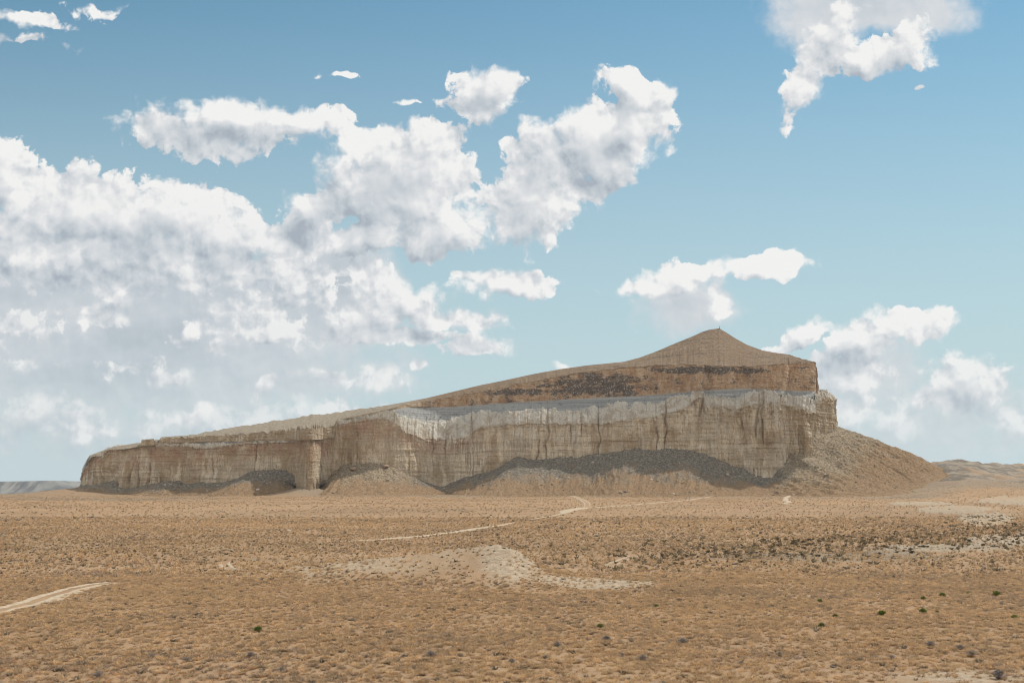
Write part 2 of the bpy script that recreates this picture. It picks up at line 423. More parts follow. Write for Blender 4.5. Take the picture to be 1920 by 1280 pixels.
PXt = PXt * (1 - wfr) + x_at(colt, Yt_) * wfr; PYt = PYt * (1 - wfr) + Yt_ * wfr
NTx, NTy = unit2(smooth_path(Nx, s_all, 150), smooth_path(Ny, s_all, 150))     # for the scree
_gx, _gy = np.gradient(PXt), np.gradient(PYt)
_k2 = np.hanning(121); _k2 /= _k2.sum()
_gx, _gy = [np.convolve(np.pad(q, 60, 'edge'), _k2, 'valid') for q in (_gx, _gy)]
_fx_, _fy_ = unit2(_gy, -_gx)
NTx, NTy = unit2(NTx * (1 - wfr) + _fx_ * wfr, NTy * (1 - wfr) + _fy_ * wfr)
Nx, Ny = unit2(smooth_path(Nx, s_all, 40), smooth_path(Ny, s_all, 40))

s_b0, s_b1 = np.interp(1420, colm_[front], s_all[front]), s_cp[len(FRONT) + 7]
wcr = sstep(s_b0, s_b0 + 40, s_all) * (1 - sstep(s_b1 - 60, s_b1, s_all))
def tier_xy(d, cmax):
    X, Y = PXs + Dx * d, PYs + Dy * d
    dd = np.where(front, d, d * np.interp(s_all - s_corner, [0, 60, 150], [1.0, 0.75, 0.4]))
    Y2 = PYs + dd
    X2 = x_at(np.minimum(colm_ + np.where(front, 9 * sstep(1460, 1522, colm_), 0), cmax), Y2)
    return X * (1 - wcr) + X2 * wcr, Y * (1 - wcr) + Y2 * wcr
def band_point(d, table, zside, cmax=1531.0):
    X, Y = tier_xy(d, cmax)
    c = px_of(X, Y)
    zf = z_at(table(np.clip(c, 150, 1530)), Y)
    side_w = sstep(0, 25, s_all - s_corner) * (1 - sstep(s_cp[-1] - 12, s_cp[-1], s_all))
    return zf * (1 - side_w) + zside * side_w
z3_corner = z_at(733, 1165.0); z4_corner = z_at(680, 1170.0)
bk = np.interp(s_all, [s_corner, s_cp[len(FRONT) + 8], s_cp[-1]], [1, 1, 0])
zs3 = z_rim + 3 + (z3_corner - z_rim - 3) * np.clip(bk, 0, 1) ** 1
zs4 = zs3 + (z4_corner - z3_corner) * np.clip(bk, 0, 1)
z3g = zline(L_3, np.clip(colm, 150, 1522), PYs + 20)
d3 = np.clip((z3g - z_rim) / math.tan(rad(37)), 1.5, 0.55 * Dl)
d3 = np.where(front, d3, np.maximum(d3, np.minimum(26, 0.4 * Dl) * (1 - wcr) + 22 * wcr))
k = np.hanning(15); k /= k.sum()
d3 = np.convolve(np.pad(d3, 7, 'edge'), k, 'valid')
z3 = band_point(d3, L_3, zs3)
z3 = np.maximum(z3, z_rim + 0.3)
z4g = band_point(d3 + 3, L_4, zs4)
d4 = d3 + np.clip((z4g - z3) * 0.12, 0.3, 0.1 * Dl + 1)
z4 = np.maximum(band_point(d4, L_4, zs4), z3 + 0.3)

# ------------------------------------------------------------------ ground heights
BASE = tbl([(0,0),(200,0),(350,2),(500,4.2),(700,5.6),(900,6.9),(1100,8.0),(1300,9.5),(1600,8),(3000,-5),(6000,-14),(60000,-14)])
RIDGE_Z = tbl([(380,0),(450,.25),(600,1.3),(700,1.95),(800,2.75),(870,3.25),(915,3.75),(935,3.85),(955,3.5),(985,2.4),(1010,1.5),(1040,.75),(1080,.25),(1130,0)])
RIDGE_Y = tbl([(380,170),(600,168),(935,166),(1080,158),(1200,150)])
HILL = tbl([(1500,0),(1600,6),(1680,30),(1720,44),(1790,47),(1835,42),(1850,43),(1900,46),(1960,48),(2100,44),(2300,38),(2800,0)])
# footprint distance, used to keep the plain low under the mesa and to pile a skirt round it
_fx, _fy = PXs[::12], PYs[::12]
def ground_z(X, Y, fine=True):
    X = np.asarray(X, float); Y = np.asarray(Y, float)
    r = np.hypot(X, Y)
    fwd = np.where(Y > 1, Y, 1)
    c = np.where(Y > 1, 960 + F * X / fwd, np.where(X < 0, -9000, 9000))
    c = np.clip(c, -9000, 9000)
    z = BASE(r * np.where(Y > 0, np.clip(Y / np.maximum(r, 1), 0.7, 1), 0.7))
    z = z + 12.4 * np.exp(-(r / 22.0) ** 2)
    z = z + 1.2 * sstep(200, 500, c) * sstep(800, 1250, Y) * (1 - sstep(1500, 3000, Y))
    z = z + 9.0 * sstep(1600, 1860, c) * sstep(600, 1150, Y) * (1 - sstep(2500, 5000, Y))
    # skirt by the left tip
    tx_, ty_ = x_at(175, 1245), 1245
    z = z + 9.0 * np.exp(-(((X - tx_) / 70) ** 2 + ((Y - ty_) / 75) ** 2))
    nx_ = x_at(572, 1120)
    z = z + 8.5 * np.exp(-(((X - nx_) / 30) ** 2 + ((Y - 1128) / 34) ** 2) ** 0.9) * (1 + 0.25 * fbm(X / 7, Y / 7, None, 3, ridged=True))
    # the mound in the foreground
    yr = RIDGE_Y(c); dy = (Y - yr)
    wdt = np.where(dy < 0, 13.0, 9.0)
    mz = 1.35 * RIDGE_Z(c) * (1 + 0.10 * fbm(X / 5, Y / 5, None, 3, 0.6)) * np.exp(-(np.abs(dy) / wdt) ** 1.7) * (Y > 50) * (Y < 400)
    z = z + mz
    # hills on the right
    hy = 1750 + 120 * np.sin(c / 60.0)
    hh = HILL(c) * np.exp(-(np.abs(Y - hy) / 330) ** 2.0) * (Y > 600)
    rn = fbm(X / 160, Y / 160, None, 5, 0.5, ridged=True)
    z = z + hh * (0.74 + 0.28 * rn)
    z = z + sstep(1650, 1760, c) * sstep(900, 1250, Y) * (1 - sstep(1500, 1900, Y)) * 0.6 * (3 + 11 * fbm(X / 70 + 7, Y / 50, None, 5, 0.55, ridged=True))
    # broken ledges on the right
    led = outcrop_mask(c, Y)
    z = z + led * (0.35 + 0.75 * fbm(X / 10 + 3 + Y / 40, Y / 7, None, 5, 0.6, ridged=True)) * np.clip(Y / 350, 0.5, 1.3)
    # undulation
    z = z + 0.35 * fbm(X / 45, Y / 45, None, 3) * sstep(30, 90, r) + 1.0 * fbm(X / 230, Y / 230, None, 2) * sstep(250, 800, r)
    if fine:
        z = z + 0.07 * fbm(X / 1.6, Y / 1.6, None, 3) * (1 - sstep(300, 700, r))
    return z
def tone(c, row):                       # broad light and dark belts of the plain
    t = 0.9 * fbm(c / 520.0, row / 11.0 + 4, None, 3, 0.5) + 0.5 * fbm(c / 150.0, row / 5.0 + 9, None, 3, 0.55)
    t = t - 0.45 * np.exp(-((row - 1022) / 24.0) ** 2) + 0.35 * np.exp(-((row - 984) / 7.0) ** 2) - 0.3 * np.exp(-((row - 962) / 8.0) ** 2) + 0.25 * np.exp(-((row - 940) / 7.0) ** 2)
    return np.clip(t, -1, 1)
def blob(c, r_, cx, cy, rx, ry):        # in (column, row-of-flat-ground) space
    return 1 - np.hypot((c - cx) / rx, (r_ - cy) / ry)
def flat_row(Y):
    return YH + (H - BASE(Y)) * F / np.maximum(Y, 20)
def outcrop_mask(c, Y):
    ry = flat_row(Y)
    m = np.maximum.reduce([blob(c, ry, 1790, 957, 90, 9), blob(c, ry, 1850, 975, 60, 14), blob(c, ry, 1900, 942, 80, 6), blob(c, ry, 1720, 945, 70, 4),
                           blob(c, ry, 1880, 1015, 90, 12), blob(c, ry, 1760, 1030, 150, 8), blob(c, ry, 1680, 1037, 60, 6),
                           blob(c, ry, 2050, 960, 120, 14), blob(c, ry, 2120, 1010, 120, 14), blob(c, ry, 1960, 1000, 60, 12)])
    n = perlin(c / 23.0, ry / 4.0) * 0.35 + perlin(c / 9.0, ry / 1.6 + 5) * 0.25
    return sstep(-0.05, 0.30, m + n - 0.05) * (Y > 100)

# ------------------------------------------------------------------ materials of the land
def srgb(r, g, b):
    f = lambda c: (c / 255 / 12.92) if c / 255 <= 0.04045 else ((c / 255 + 0.055) / 1.055) ** 2.4
    return (f(r), f(g), f(b))

mat_ground, n, bs = new_mat('dry_steppe_soil')
p = pos(n)
big = n.noise(n.mul(p, (0.010, 0.022, 0.0)), 1.0, 5, 0.6)
mid = n.noise(n.mul(p, (1, 1, 0)), 0.22, 5, 0.62)
fin = n.noise(p, 1.3, 6, 0.68)
grn = n.noise(p, 7.0, 3, 0.6)
c = n.mix(n.ss(big, 0.38, 0.62), (0.312, 0.194, 0.108), (0.360, 0.237, 0.136))
c = n.mix(n.ss(mid, 0.45, 0.72) * 0.6, c, (0.310, 0.215, 0.128))
c = n.mix(n.ss(fin, 0.50, 0.66) * 0.45, c, (0.40, 0.28, 0.172))
c = n.mix(n.ss(n.noise(n.mul(p, (1, 1, 0)), 0.55, 4, 0.7), 0.56, 0.68) * 0.75, c, (0.235, 0.170, 0.112))
c = n.mix(n.ss(grn, 0.60, 0.72) * 0.6, c, (0.150, 0.115, 0.085))
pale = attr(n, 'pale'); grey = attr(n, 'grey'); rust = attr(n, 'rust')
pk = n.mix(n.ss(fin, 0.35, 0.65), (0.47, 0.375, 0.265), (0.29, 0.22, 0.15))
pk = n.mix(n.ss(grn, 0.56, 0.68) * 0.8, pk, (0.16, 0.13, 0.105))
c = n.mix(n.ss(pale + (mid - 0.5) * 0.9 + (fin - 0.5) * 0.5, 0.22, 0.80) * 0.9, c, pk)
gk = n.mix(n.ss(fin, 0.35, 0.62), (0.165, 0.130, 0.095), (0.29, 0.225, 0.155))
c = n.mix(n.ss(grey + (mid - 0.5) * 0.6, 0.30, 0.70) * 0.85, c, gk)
hl = attr(n, 'hill')
h1 = n.noise(n.mul(p, (1, 1, 1)), 0.045, 6, 0.7); h2 = n.noise(n.mul(p, (1, 0.4, 1)), 0.02, 5, 0.65)
hk = n.mix(n.ss(h1, 0.42, 0.60), (0.13, 0.108, 0.085), (0.27, 0.222, 0.165))
hk = n.mix(n.ss(h2, 0.52, 0.64) * 0.7, hk, (0.34, 0.22, 0.13))
c = n.mix(n.ss(hl, 0.2, 0.7), c, hk)
tn = attr(n, 'tone')
c = n.mix(n.lin(tn, 0.0, -1.0) * 0.55, c, n.mul(c, (0.62, 0.64, 0.64)))
c = n.mix(n.lin(tn, 0.0, 1.0) * 0.5, c, n.mul(c, (1.28, 1.24, 1.18)))
c = n.mix(rust * 0.5, c, (0.36, 0.225, 0.12))
n.put(bs.inputs['Base Color'], c)
bump_to(n, bs, fin * 0.7 + grn * 0.15, 0.30)

mat_track, n, bs = new_mat('pale_dust')
p = pos(n)
f = n.noise(p, 1.1, 5, 0.65)
n.put(bs.inputs['Base Color'], n.mix(n.ss(f, 0.35, 0.65), (0.50, 0.40, 0.29), (0.38, 0.29, 0.195)))
bump_to(n, bs, f, 0.1)

# one rock material: its zones come from where the strata lie on the mesa
mat_mesa, n, bs = new_mat('mesa_rock')
p = pos(n)
zone = attr(n, 'zone'); along = attr(n, 'along'); hgt = attr(n, 'hgt')
n1 = n.noise(p, 0.05, 6, 0.62)
n2 = n.noise(p, 0.35, 6, 0.66)
n3 = n.noise(p, 1.6, 4, 0.65)
zz = zone + (n1 - 0.5) * 0.10
# streaks run straight down the wall
sk = n.comb(along * 0.13 + n1 * 1.6, 0.0, hgt * 0.012)
streak = n.noise(sk, 1.0, 6, 0.72)
sk2 = n.comb(along * 0.42 + n1 * 3.0, 3.0, hgt * 0.016)
streak2 = n.noise(sk2, 1.0, 5, 0.72)
patch = n.noise(p, 0.022, 4, 0.6)
bed = n.noise(n.comb(along * 0.006, 0.0, hgt * 0.20), 1.0, 5, 0.62)
wall = n.mix(n.ss(streak + (patch - 0.5) * 1.0, 0.38, 0.62), (0.48, 0.355, 0.225), (0.80, 0.665, 0.485))
wall = n.mix(n.ss(streak2 + (patch - 0.5) * 0.7, 0.57, 0.70) * 0.75, wall, (0.76, 0.72, 0.65))
wall = n.mix(n.ss(streak2 - (patch - 0.5) * 0.9, 0.42, 0.32) * 0.7, wall, (0.36, 0.26, 0.18))
wall = n.mix(n.ss(bed + (n2 - 0.5) * 0.5, 0.54, 0.66) * n.ss(patch, 0.42, 0.6) * 0.5, wall, (0.44, 0.33, 0.225))
wall = n.mix(n.ss(bed + (n2 - 0.5) * 0.4, 0.45, 0.36) * 0.25, wall, (0.76, 0.66, 0.52))
wall = n.mix(n.ss(n.noise(p, 0.045, 6, 0.72), 0.48, 0.58) * 0.65, wall, (0.58, 0.47, 0.35))
redband = attr(n, 'red')
wall = n.mix(redband * n.ss(n1 + streak * 0.5, 0.62, 0.85) * 0.75, wall, (0.46, 0.26, 0.165))
wall = n.mix(n.ss(n2, 0.56, 0.68) * 0.6, wall, (0.36, 0.265, 0.185))
spill = n.ss(zone + (streak2 - 0.5) * 0.55 + (n1 - 0.5) * 0.3, 1.94, 2.06) * n.ss(zone, 2.01, 1.99)
wall = n.mix(spill * 0.65, wall, (0.74, 0.69, 0.60))
# talus
tal = n.mix(n.ss(n2, 0.38, 0.62), (0.185, 0.160, 0.128), (0.37, 0.32, 0.25))
tal = n.mix(attr(n, 'warm'), tal, n.mix(n.ss(n2, 0.38, 0.62), (0.29, 0.22, 0.145), (0.50, 0.40, 0.275)))
tal = n.mix(n.ss(n.noise(p, 0.45, 4, 0.75), 0.54, 0.64) * 0.8, tal, (0.10, 0.085, 0.07))
tal = n.mix(n.ss(n.noise(n.mul(p, (1, 1, 1.3)), 0.42, 4, 0.75), 0.60, 0.68) * 0.9, tal, (0.68, 0.60, 0.48))
toe = n.mix(n.ss(n2, 0.40, 0.62), (0.37, 0.24, 0.135), (0.45, 0.305, 0.18))
toe = n.mix(n.ss(n3, 0.60, 0.70) * 0.6, toe, (0.17, 0.125, 0.09))
tal = n.mix(n.ss(zone + (n2 - 0.5) * 0.7 + (n1 - 0.5) * 0.9, 0.78, 0.44), tal, toe)
# white marl slope, its shade greyed and its sunlit part whitened in the colour
pin_a = attr(n, 'pinn')
bd = n.ss(n.noise(n.comb(along * 0.003, 0.0, hgt * 0.6), 1.0, 4, 0.6), 0.40, 0.60)
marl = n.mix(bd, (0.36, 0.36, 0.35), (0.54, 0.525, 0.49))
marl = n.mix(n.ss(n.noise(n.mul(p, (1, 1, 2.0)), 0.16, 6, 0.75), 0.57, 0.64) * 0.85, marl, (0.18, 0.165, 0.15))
lit_marl = n.mix(n.ss(n3, 0.40, 0.62), (0.86, 0.80, 0.70), (0.58, 0.51, 0.41))
marl = n.mix(n.ss(pin_a + (n2 - 0.5) * 0.6, 0.25, 0.55), marl, (0.80, 0.74, 0.64))  # rib crests whitened as if the sun caught them
marl = n.mix(n.ss(zz + (n2 - 0.5) * 0.8, 2.46, 2.22), marl, lit_marl)
marl = n.mix(n.ss(n.noise(p, 0.09, 6, 0.75) + (2.45 - zz) * 0.25, 0.56, 0.64) * 0.7, marl, (0.50, 0.40, 0.29))
marl = n.mix(n.ss(n.noise(n.comb(along * 0.30, 8.0, hgt * 0.03), 1.0, 4, 0.7), 0.58, 0.66) * 0.5, marl, (0.40, 0.36, 0.31))
# upper cliff
up = n.mix(n.ss(n.noise(n.comb(along * 0.10, 9.0, hgt * 0.03), 1.0, 5, 0.7), 0.36, 0.64), (0.52, 0.32, 0.19), (0.74, 0.55, 0.38))
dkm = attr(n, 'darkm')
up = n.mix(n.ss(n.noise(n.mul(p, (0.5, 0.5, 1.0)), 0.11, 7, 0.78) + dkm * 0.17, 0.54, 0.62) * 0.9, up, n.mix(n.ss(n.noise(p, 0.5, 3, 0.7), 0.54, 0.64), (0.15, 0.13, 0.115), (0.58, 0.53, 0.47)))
up = n.mix(n.ss(n3, 0.60, 0.70) * 0.5, up, (0.62, 0.52, 0.42))
# top slope
top = n.mix(n.ss(n2, 0.40, 0.62), (0.25, 0.172, 0.108), (0.37, 0.26, 0.165))
tb = n.noise(n.comb(along * 0.02, 5.0, hgt * 0.15), 1.0, 6, 0.72) * 0.75 + n2 * 0.25
top = n.mix(n.ss(tb, 0.54, 0.62) * 0.5, top, (0.42, 0.365, 0.30))
top = n.mix(n.ss(tb, 0.47, 0.39) * 0.6, top, (0.13, 0.11, 0.095))
top = n.mix(n.ss(n3, 0.56, 0.68) * 0.6, top, (0.12, 0.095, 0.07))
palew = attr(n, 'paletop')
top = n.mix(palew, top, n.mix(n.ss(n2, 0.4, 0.6), (0.50, 0.42, 0.315), (0.30, 0.235, 0.165)))
col = n.mix(n.ss(zz, 0.985, 1.015), tal, wall)
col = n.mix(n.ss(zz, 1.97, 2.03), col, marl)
upc = n.mix(palew, up, wall)
col = n.mix(n.ss(zz, 2.96, 3.02), col, upc)
col = n.mix(n.ss(zz, 3.93, 4.01), col, top)
n.put(bs.inputs['Base Color'], col)
bump_to(n, bs, n2 * 1.0 + n3 * 0.35 + n.noise(p, 5.0, 2, 0.6) * 0.06, 4.5)

# ------------------------------------------------------------------ mesa mesh
S_ = s_all
zg_foot = ground_z(PXs, PYs, False)
toe_drop = np.maximum(z_foot - zg_foot, 0)
rside = sstep(s_corner - 20, s_corner + 30, s_all)
Lt = toe_drop / math.tan(rad(31)) * 1.75 + 22
Lt = Lt * (1 - rside) + rside * (toe_drop / math.tan(rad(33)) * 1.04 + 3)
Lt = Lt * (1 + (0.55 - 0.45 * rside) * fbm(S_ / 75.0, S_ * 0 + 3, None, 3, 0.55)) + 6 * fbm(S_ / 34.0, S_ * 0 + 9, None, 3, 0.6)
Lt = np.convolve(np.pad(Lt, 45, 'edge'), np.hanning(91) / np.hanning(91).sum(), 'valid')
rows = []
S = s_all
def add_row(X, Y, Z, zone): rows.append((X, Y, Z, np.full(nS, zone, np.float64)))
NT_, NW_, NB_, NU_, NE_ = 130, 200, 80, 70, 90
# talus, from the toe inward
tl_list = []
k_ = np.hanning(61); k_ /= k_.sum()
foot_sm = np.convolve(np.pad(z_foot, 30, 'edge'), k_, 'valid')
zgt = ground_z(PXs + NTx * Lt, PYs + NTy * Lt, False)
for i in range(NT_):
    a = i / (NT_ - 1)              # 0 at the toe, 1 at the wall
    d = Lt * (1 - a) - 1.5
    q = sstep(0.0, 0.35, 1 - a)
    bx_, by_ = PXs + (PXt - PXs) * q, PYs + (PYt - PYs) * q
    X, Y = bx_ + (Nx * (1 - q) + NTx * q) * d, by_ + (Ny * (1 - q) + NTy * q) * d
    prof = a ** (1.95 - 0.90 * rside)
    zf_ = z_foot + (foot_sm - z_foot) * q
    zt = (zgt - 2.0) + (zf_ + 1.0 - zgt + 2.0) * prof
    amp = np.clip(toe_drop / 18, 0.2, 1.3)
    gul = fbm(S / 19.0 + 0.4 * a, np.full(nS, a * 1.6), None, 4, 0.55, ridged=True) * np.where(colm > 1440, 5.5, 3.6) * amp * math.sin(math.pi * min(1, a * 1.02)) ** 0.7
    rough = fbm(X / 8, Y / 8, zt / 8, 4, 0.62) * 1.9 + fbm(X / 2.6, Y / 2.6, zt / 2.6, 3, 0.6, ridged=True) * 0.9
    fade = sstep(0.02, 0.2, a)
    zt = zt + (gul + rough * amp) * fade
    rows.append((X, Y, zt, np.full(nS, a * 0.999)))
# lower wall
colw = np.clip(colm, 150, 1566)
fl_amp = np.interp(colw, [150, 300, 560, 640, 760, 900, 1280, 1340, 1566], [5.5, 5.2, 3.6, 4.2, 3.6, 4.2, 5.2, 7.5, 6.5])
hw = z_rim - z_foot
def wall_disp(zabs, t):
    fl = fbm(S / 30.0, zabs / 90.0 + 0 * S, None, 3, 0.5) * 1.25
    fl += fbm(S / 9.0, zabs / 40.0 + 2, None, 3, 0.55, ridged=True) * 0.40
    fl += fbm(S / 2.4, zabs / 14.0 + 5, None, 2, 0.5, ridged=True) * 0.12
    crack = np.clip(1 - np.abs(perlin(S / 17.0 + 0.25 * perlin(S / 6.0, zabs / 18.0), zabs / 160.0 + 21)) * 9, 0, 1)
    fl -= crack * 0.85 * sstep(-0.2, 0.4, perlin(S / 50.0, zabs / 50.0 + 31))
    bedn = fbm(S / 60.0, zabs / 3.4, None, 3, 0.6) * 0.24 + 0.25 * perlin(S / 200.0, zabs / 11.0)
    crag = fbm(S / 5.5, zabs / 5.5 + 11, None, 4, 0.6) * 0.65 * sstep(0.70, 1.0, t)
    return (fl + bedn + crag) * fl_amp
alc = perlin(S / 9.0 + 40, S * 0) # alcoves where the rock is soft
for i in range(NW_):
    t = i / (NW_ - 1)
    z = (z_foot - 4) + (hw + 4) * t
    batter = hw * 0.13 * t
    dsp = wall_disp(z, t) * sstep(0, 0.06, 1 - t * 0.94)
    niche = -2.8 * sstep(0.35, 0.75, alc) * np.exp(-((t - 0.22) / 0.06) ** 2) * (colm > 640)
    lip = 0.8 * np.exp(-((t - 0.985) / 0.012) ** 2)
    off = -batter + dsp + niche + lip
    X, Y = PXs + Nx * off, PYs + Ny * off
    zr = z + (fbm(S / 5.0, S * 0 + 8, None, 3, 0.6) * 3.4 + fbm(S / 14.0, S * 0 + 18, None, 2) * 2.5 * (colm > 760) + fbm(S / 1.8, S * 0 + 3, None, 2, 0.6) * 1.1) * t ** 8
    rows.append((X, Y, zr, np.full(nS, 1.0 + t * 0.999)))
rimX, rimY, rimZ, _ = rows[-1]
# white slope between the two cliffs
P3x, P3y = tier_xy(d3, 1531.0)
pin = fbm(S / 9.0, S * 0 + 31, None, 4, 0.6, ridged=True)
pin2 = fbm(S / 26.0, S * 0 + 31, None, 5, 0.60, ridged=True) - 0.10 + 0.5 * perlin(S / 90.0, S * 0 + 3)
pin_rows = []
for i in range(1, NB_):
    t = i / (NB_ - 1)
    X, Y = rimX + (P3x - rimX) * t, rimY + (P3y - rimY) * t
    z = rimZ + (z3 - rimZ) * t
    bw = math.sin(math.pi * t)
    hum = fbm(S / 17.0 + 3, t * d3 / 9.0, None, 5, 0.60, ridged=True)
    env = sstep(0.66, 0.22, t + 0.20 * perlin(S / 60.0, S * 0 + 4))
    z = z + bw * np.clip(d3 / 14, 0, 1.2) * (10.0 * np.clip(hum + 0.05, -0.3, 1) * env + 1.6 * fbm(S / 9, t * d3 / 6, None, 3, 0.6, ridged=True) + 1.5 * fbm(X / 5, Y / 5, z / 5, 4, 0.65) + 0.5 * fbm(X / 2, Y / 2, z / 2, 2, 0.6, ridged=True))
    pin_rows.append(np.clip(hum + 0.15, 0, 1) * env)
    rows.append((X, Y, z, np.full(nS, 2.0 + t * 0.999)))
# upper cliff
z4 = z4 + (fbm(S / 9.0, S * 0 + 77, None, 4, 0.6) * 3.0 + fbm(S / 40.0, S * 0 + 71, None, 2) * 1.5) * np.clip((z4 - z3) / 12, 0, 1) + (fbm(S / 7.0, S * 0 + 57, None, 4, 0.6)) * 3.6 * (colm < 640) * np.clip((z4 - z3) / 5, 0, 1)
P4x, P4y = tier_xy(d4, 1530.0)
h34 = z4 - z3
for i in range(1, NU_):
    t = i / (NU_ - 1)
    z = z3 + h34 * t
    ds = (fbm(S / 14.0, z / 22.0 + 13, None, 5, 0.6) * 4.6 + fbm(S / 4.0, z / 5.0 + 15, None, 3, 0.6, ridged=True) * 1.4) * np.clip(h34 / 7, 0.25, 1.1)
    ledge = fbm(S / 70.0, z / 2.2 + 2, None, 3, 0.6) * 0.9 * np.clip(h34 / 12, 0, 1)
    k_ = min(1, t / 0.12)
    off = (ds + ledge) * k_
    X, Y = P3x + (P4x - P3x) * t - Dx * off, P3y + (P4y - P3y) * t - Dy * off
    rows.append((X, Y, z, np.full(nS, 3.0 + t * 0.999)))
tX, tY, tZ, _ = rows[-1]
# top slope to the spine
for i in range(1, NE_):
    t = i / (NE_ - 1)
    X, Y = tX + (SX - tX) * t, tY + (SY - tY) * t
    z = tZ + (z_spine - tZ) * t ** 1.12
    stp = fbm(S / 120.0, z / 4.5 + 1, None, 3, 0.6)
    z = z + (stp * 1.7 + fbm(X / 14, Y / 14, z / 14, 4, 0.6) * 1.3 + fbm(X / 3, Y / 3, z / 3, 2, 0.6) * 0.5) * math.sin(math.pi * min(t, 0.99)) ** 0.5 * np.clip((z_spine - tZ) / 22, 0.12, 1)
    rows.append((X, Y, z, np.full(nS, 4.0 + t * 0.999)))
nR = len(rows)
vx = np.stack([r[0] for r in rows]).ravel(); vy = np.stack([r[1] for r in rows]).ravel(); vz = np.stack([r[2] for r in rows]).ravel()
vzone = np.stack([r[3] for r in rows]).ravel()
valong = np.tile(S, nR)
cc = px_of(vx, vy)
red = sstep(1.55, 1.85, vzone) * (vzone < 2) * (1 - sstep(700, 1000, cc))
red = np.maximum(red, 0.9 * sstep(1.45, 1.75, vzone) * (vzone < 2) * sstep(200, 260, cc) * (1 - sstep(720, 780, cc)))
paletop = 1 - sstep(740, 830, cc)
crow = YH - (vz - H) * F / vy
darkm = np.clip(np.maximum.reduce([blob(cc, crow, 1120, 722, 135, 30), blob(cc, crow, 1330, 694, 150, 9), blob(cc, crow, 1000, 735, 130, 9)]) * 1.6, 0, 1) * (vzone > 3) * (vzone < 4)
warm = np.maximum(sstep(1440, 1500, cc), sstep(590, 620, cc) * (1 - sstep(740, 800, cc))) * (vzone < 1)
pinn = np.zeros_like(vz); pinn[(NT_ + NW_) * nS:(NT_ + NW_ + NB_ - 1) * nS] = np.concatenate(pin_rows)
mesa = link_mesh('mesa', np.stack([vx, vy, vz], 1), grid_quads(nR, nS, wrap=True), mat=mat_mesa,
                 attrs={'zone': vzone, 'along': valong, 'hgt': vz, 'red': red, 'paletop': paletop, 'darkm': darkm, 'warm': warm, 'pinn': pinn})
tag(mesa, kind='structure')

# ------------------------------------------------------------------ ground mesh (one sheet, polar, out past the horizon)
c_in = np.arange(-160, 2080, 1.7)
th_in = np.arctan((c_in - 960) / F)
th = np.concatenate([np.linspace(-math.pi, th_in[0], 260)[:-1], th_in, np.linspace(th_in[-1], math.pi, 260)[1:-1]])
rr = [0.3]
while rr[-1] < 45000:
    r_ = rr[-1]
    rr.append(r_ + max(0.35, r_ * (0.0058 if 55 < r_ < 1500 else 0.02 if r_ < 2600 else 0.05)) if r_ > 20 else r_ + 1.2)
rr = np.array(rr)
R_, T_ = np.meshgrid(rr, th, indexing='ij')
GX, GY = (R_ * np.sin(T_)).ravel(), (R_ * np.cos(T_)).ravel()
GZ = ground_z(GX, GY)
# sink the sheet under the mesa body
ring = np.stack([PXs[::6], PYs[::6]], 1)
gi = np.nonzero((GY > 1050) & (GY < 1650) & (np.abs(GX) < 700))[0]
def inside(px_, py_, poly):
    r = np.zeros(len(px_), bool); j = len(poly) - 1
    for i in range(len(poly)):
        xi, yi = poly[i]; xj, yj = poly[j]
        cnd = ((yi > py_) != (yj > py_))
        r ^= cnd & (px_ < (xj - xi) * (py_ - yi) / (yj - yi + 1e-12) + xi)
        j = i
    return r
ins = inside(GX[gi], GY[gi], ring)
GZ[gi[ins]] = np.minimum(GZ[gi[ins]], 10.0)
GC = np.where(GY > 1, 960 + F * GX / np.where(GY > 1, GY, 1), 9999)
GR = flat_row(GY)
fwd = GY > 40
pale = outcrop_mask(GC, GY) * 1.0
mound = (0.55 + 0.8 * sstep(880, 960, GC)) * np.clip(RIDGE_Z(GC) / 3.6, 0, 0.9) * np.exp(-(np.abs(GY - RIDGE_Y(GC) + 4) / 18) ** 2.2) * fwd  # pale mound soil, with the sunlit right flank painted paler still
tail = np.maximum(blob(GC, GR, 1120, 1094, 150, 13), 0) * 2.2 * fwd
lft = np.maximum(blob(GC, GR, 640, 1082, 330, 14), 0) * 0.9 * fwd
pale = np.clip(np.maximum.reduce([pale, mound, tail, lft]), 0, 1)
pale = np.maximum(pale, 0.75 * sstep(1.4, 0, np.hypot((GC - 1850) / 330, (GR - 1268) / 22)) * fwd)     # stony ground near the lower right corner
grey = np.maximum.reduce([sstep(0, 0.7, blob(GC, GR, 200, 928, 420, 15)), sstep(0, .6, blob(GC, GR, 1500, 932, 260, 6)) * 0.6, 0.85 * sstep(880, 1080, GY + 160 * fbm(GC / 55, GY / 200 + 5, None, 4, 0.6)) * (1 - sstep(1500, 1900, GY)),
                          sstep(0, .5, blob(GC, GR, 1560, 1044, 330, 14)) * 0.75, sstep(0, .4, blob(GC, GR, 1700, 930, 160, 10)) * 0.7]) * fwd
hillm = sstep(1600, 1690, GC + 30 * perlin(GC / 40, GY / 90)) * sstep(1080, 1250, GY) * fwd
rust = np.clip(fbm(GC / 420 + 3, GR / 9, None, 3) * 2.2, 0, 1) * fwd * sstep(1110, 960, GR)
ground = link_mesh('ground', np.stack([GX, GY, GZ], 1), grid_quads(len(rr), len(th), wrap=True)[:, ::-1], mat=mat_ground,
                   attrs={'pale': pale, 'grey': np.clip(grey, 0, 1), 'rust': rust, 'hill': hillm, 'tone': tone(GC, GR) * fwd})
tag(ground, kind='structure')

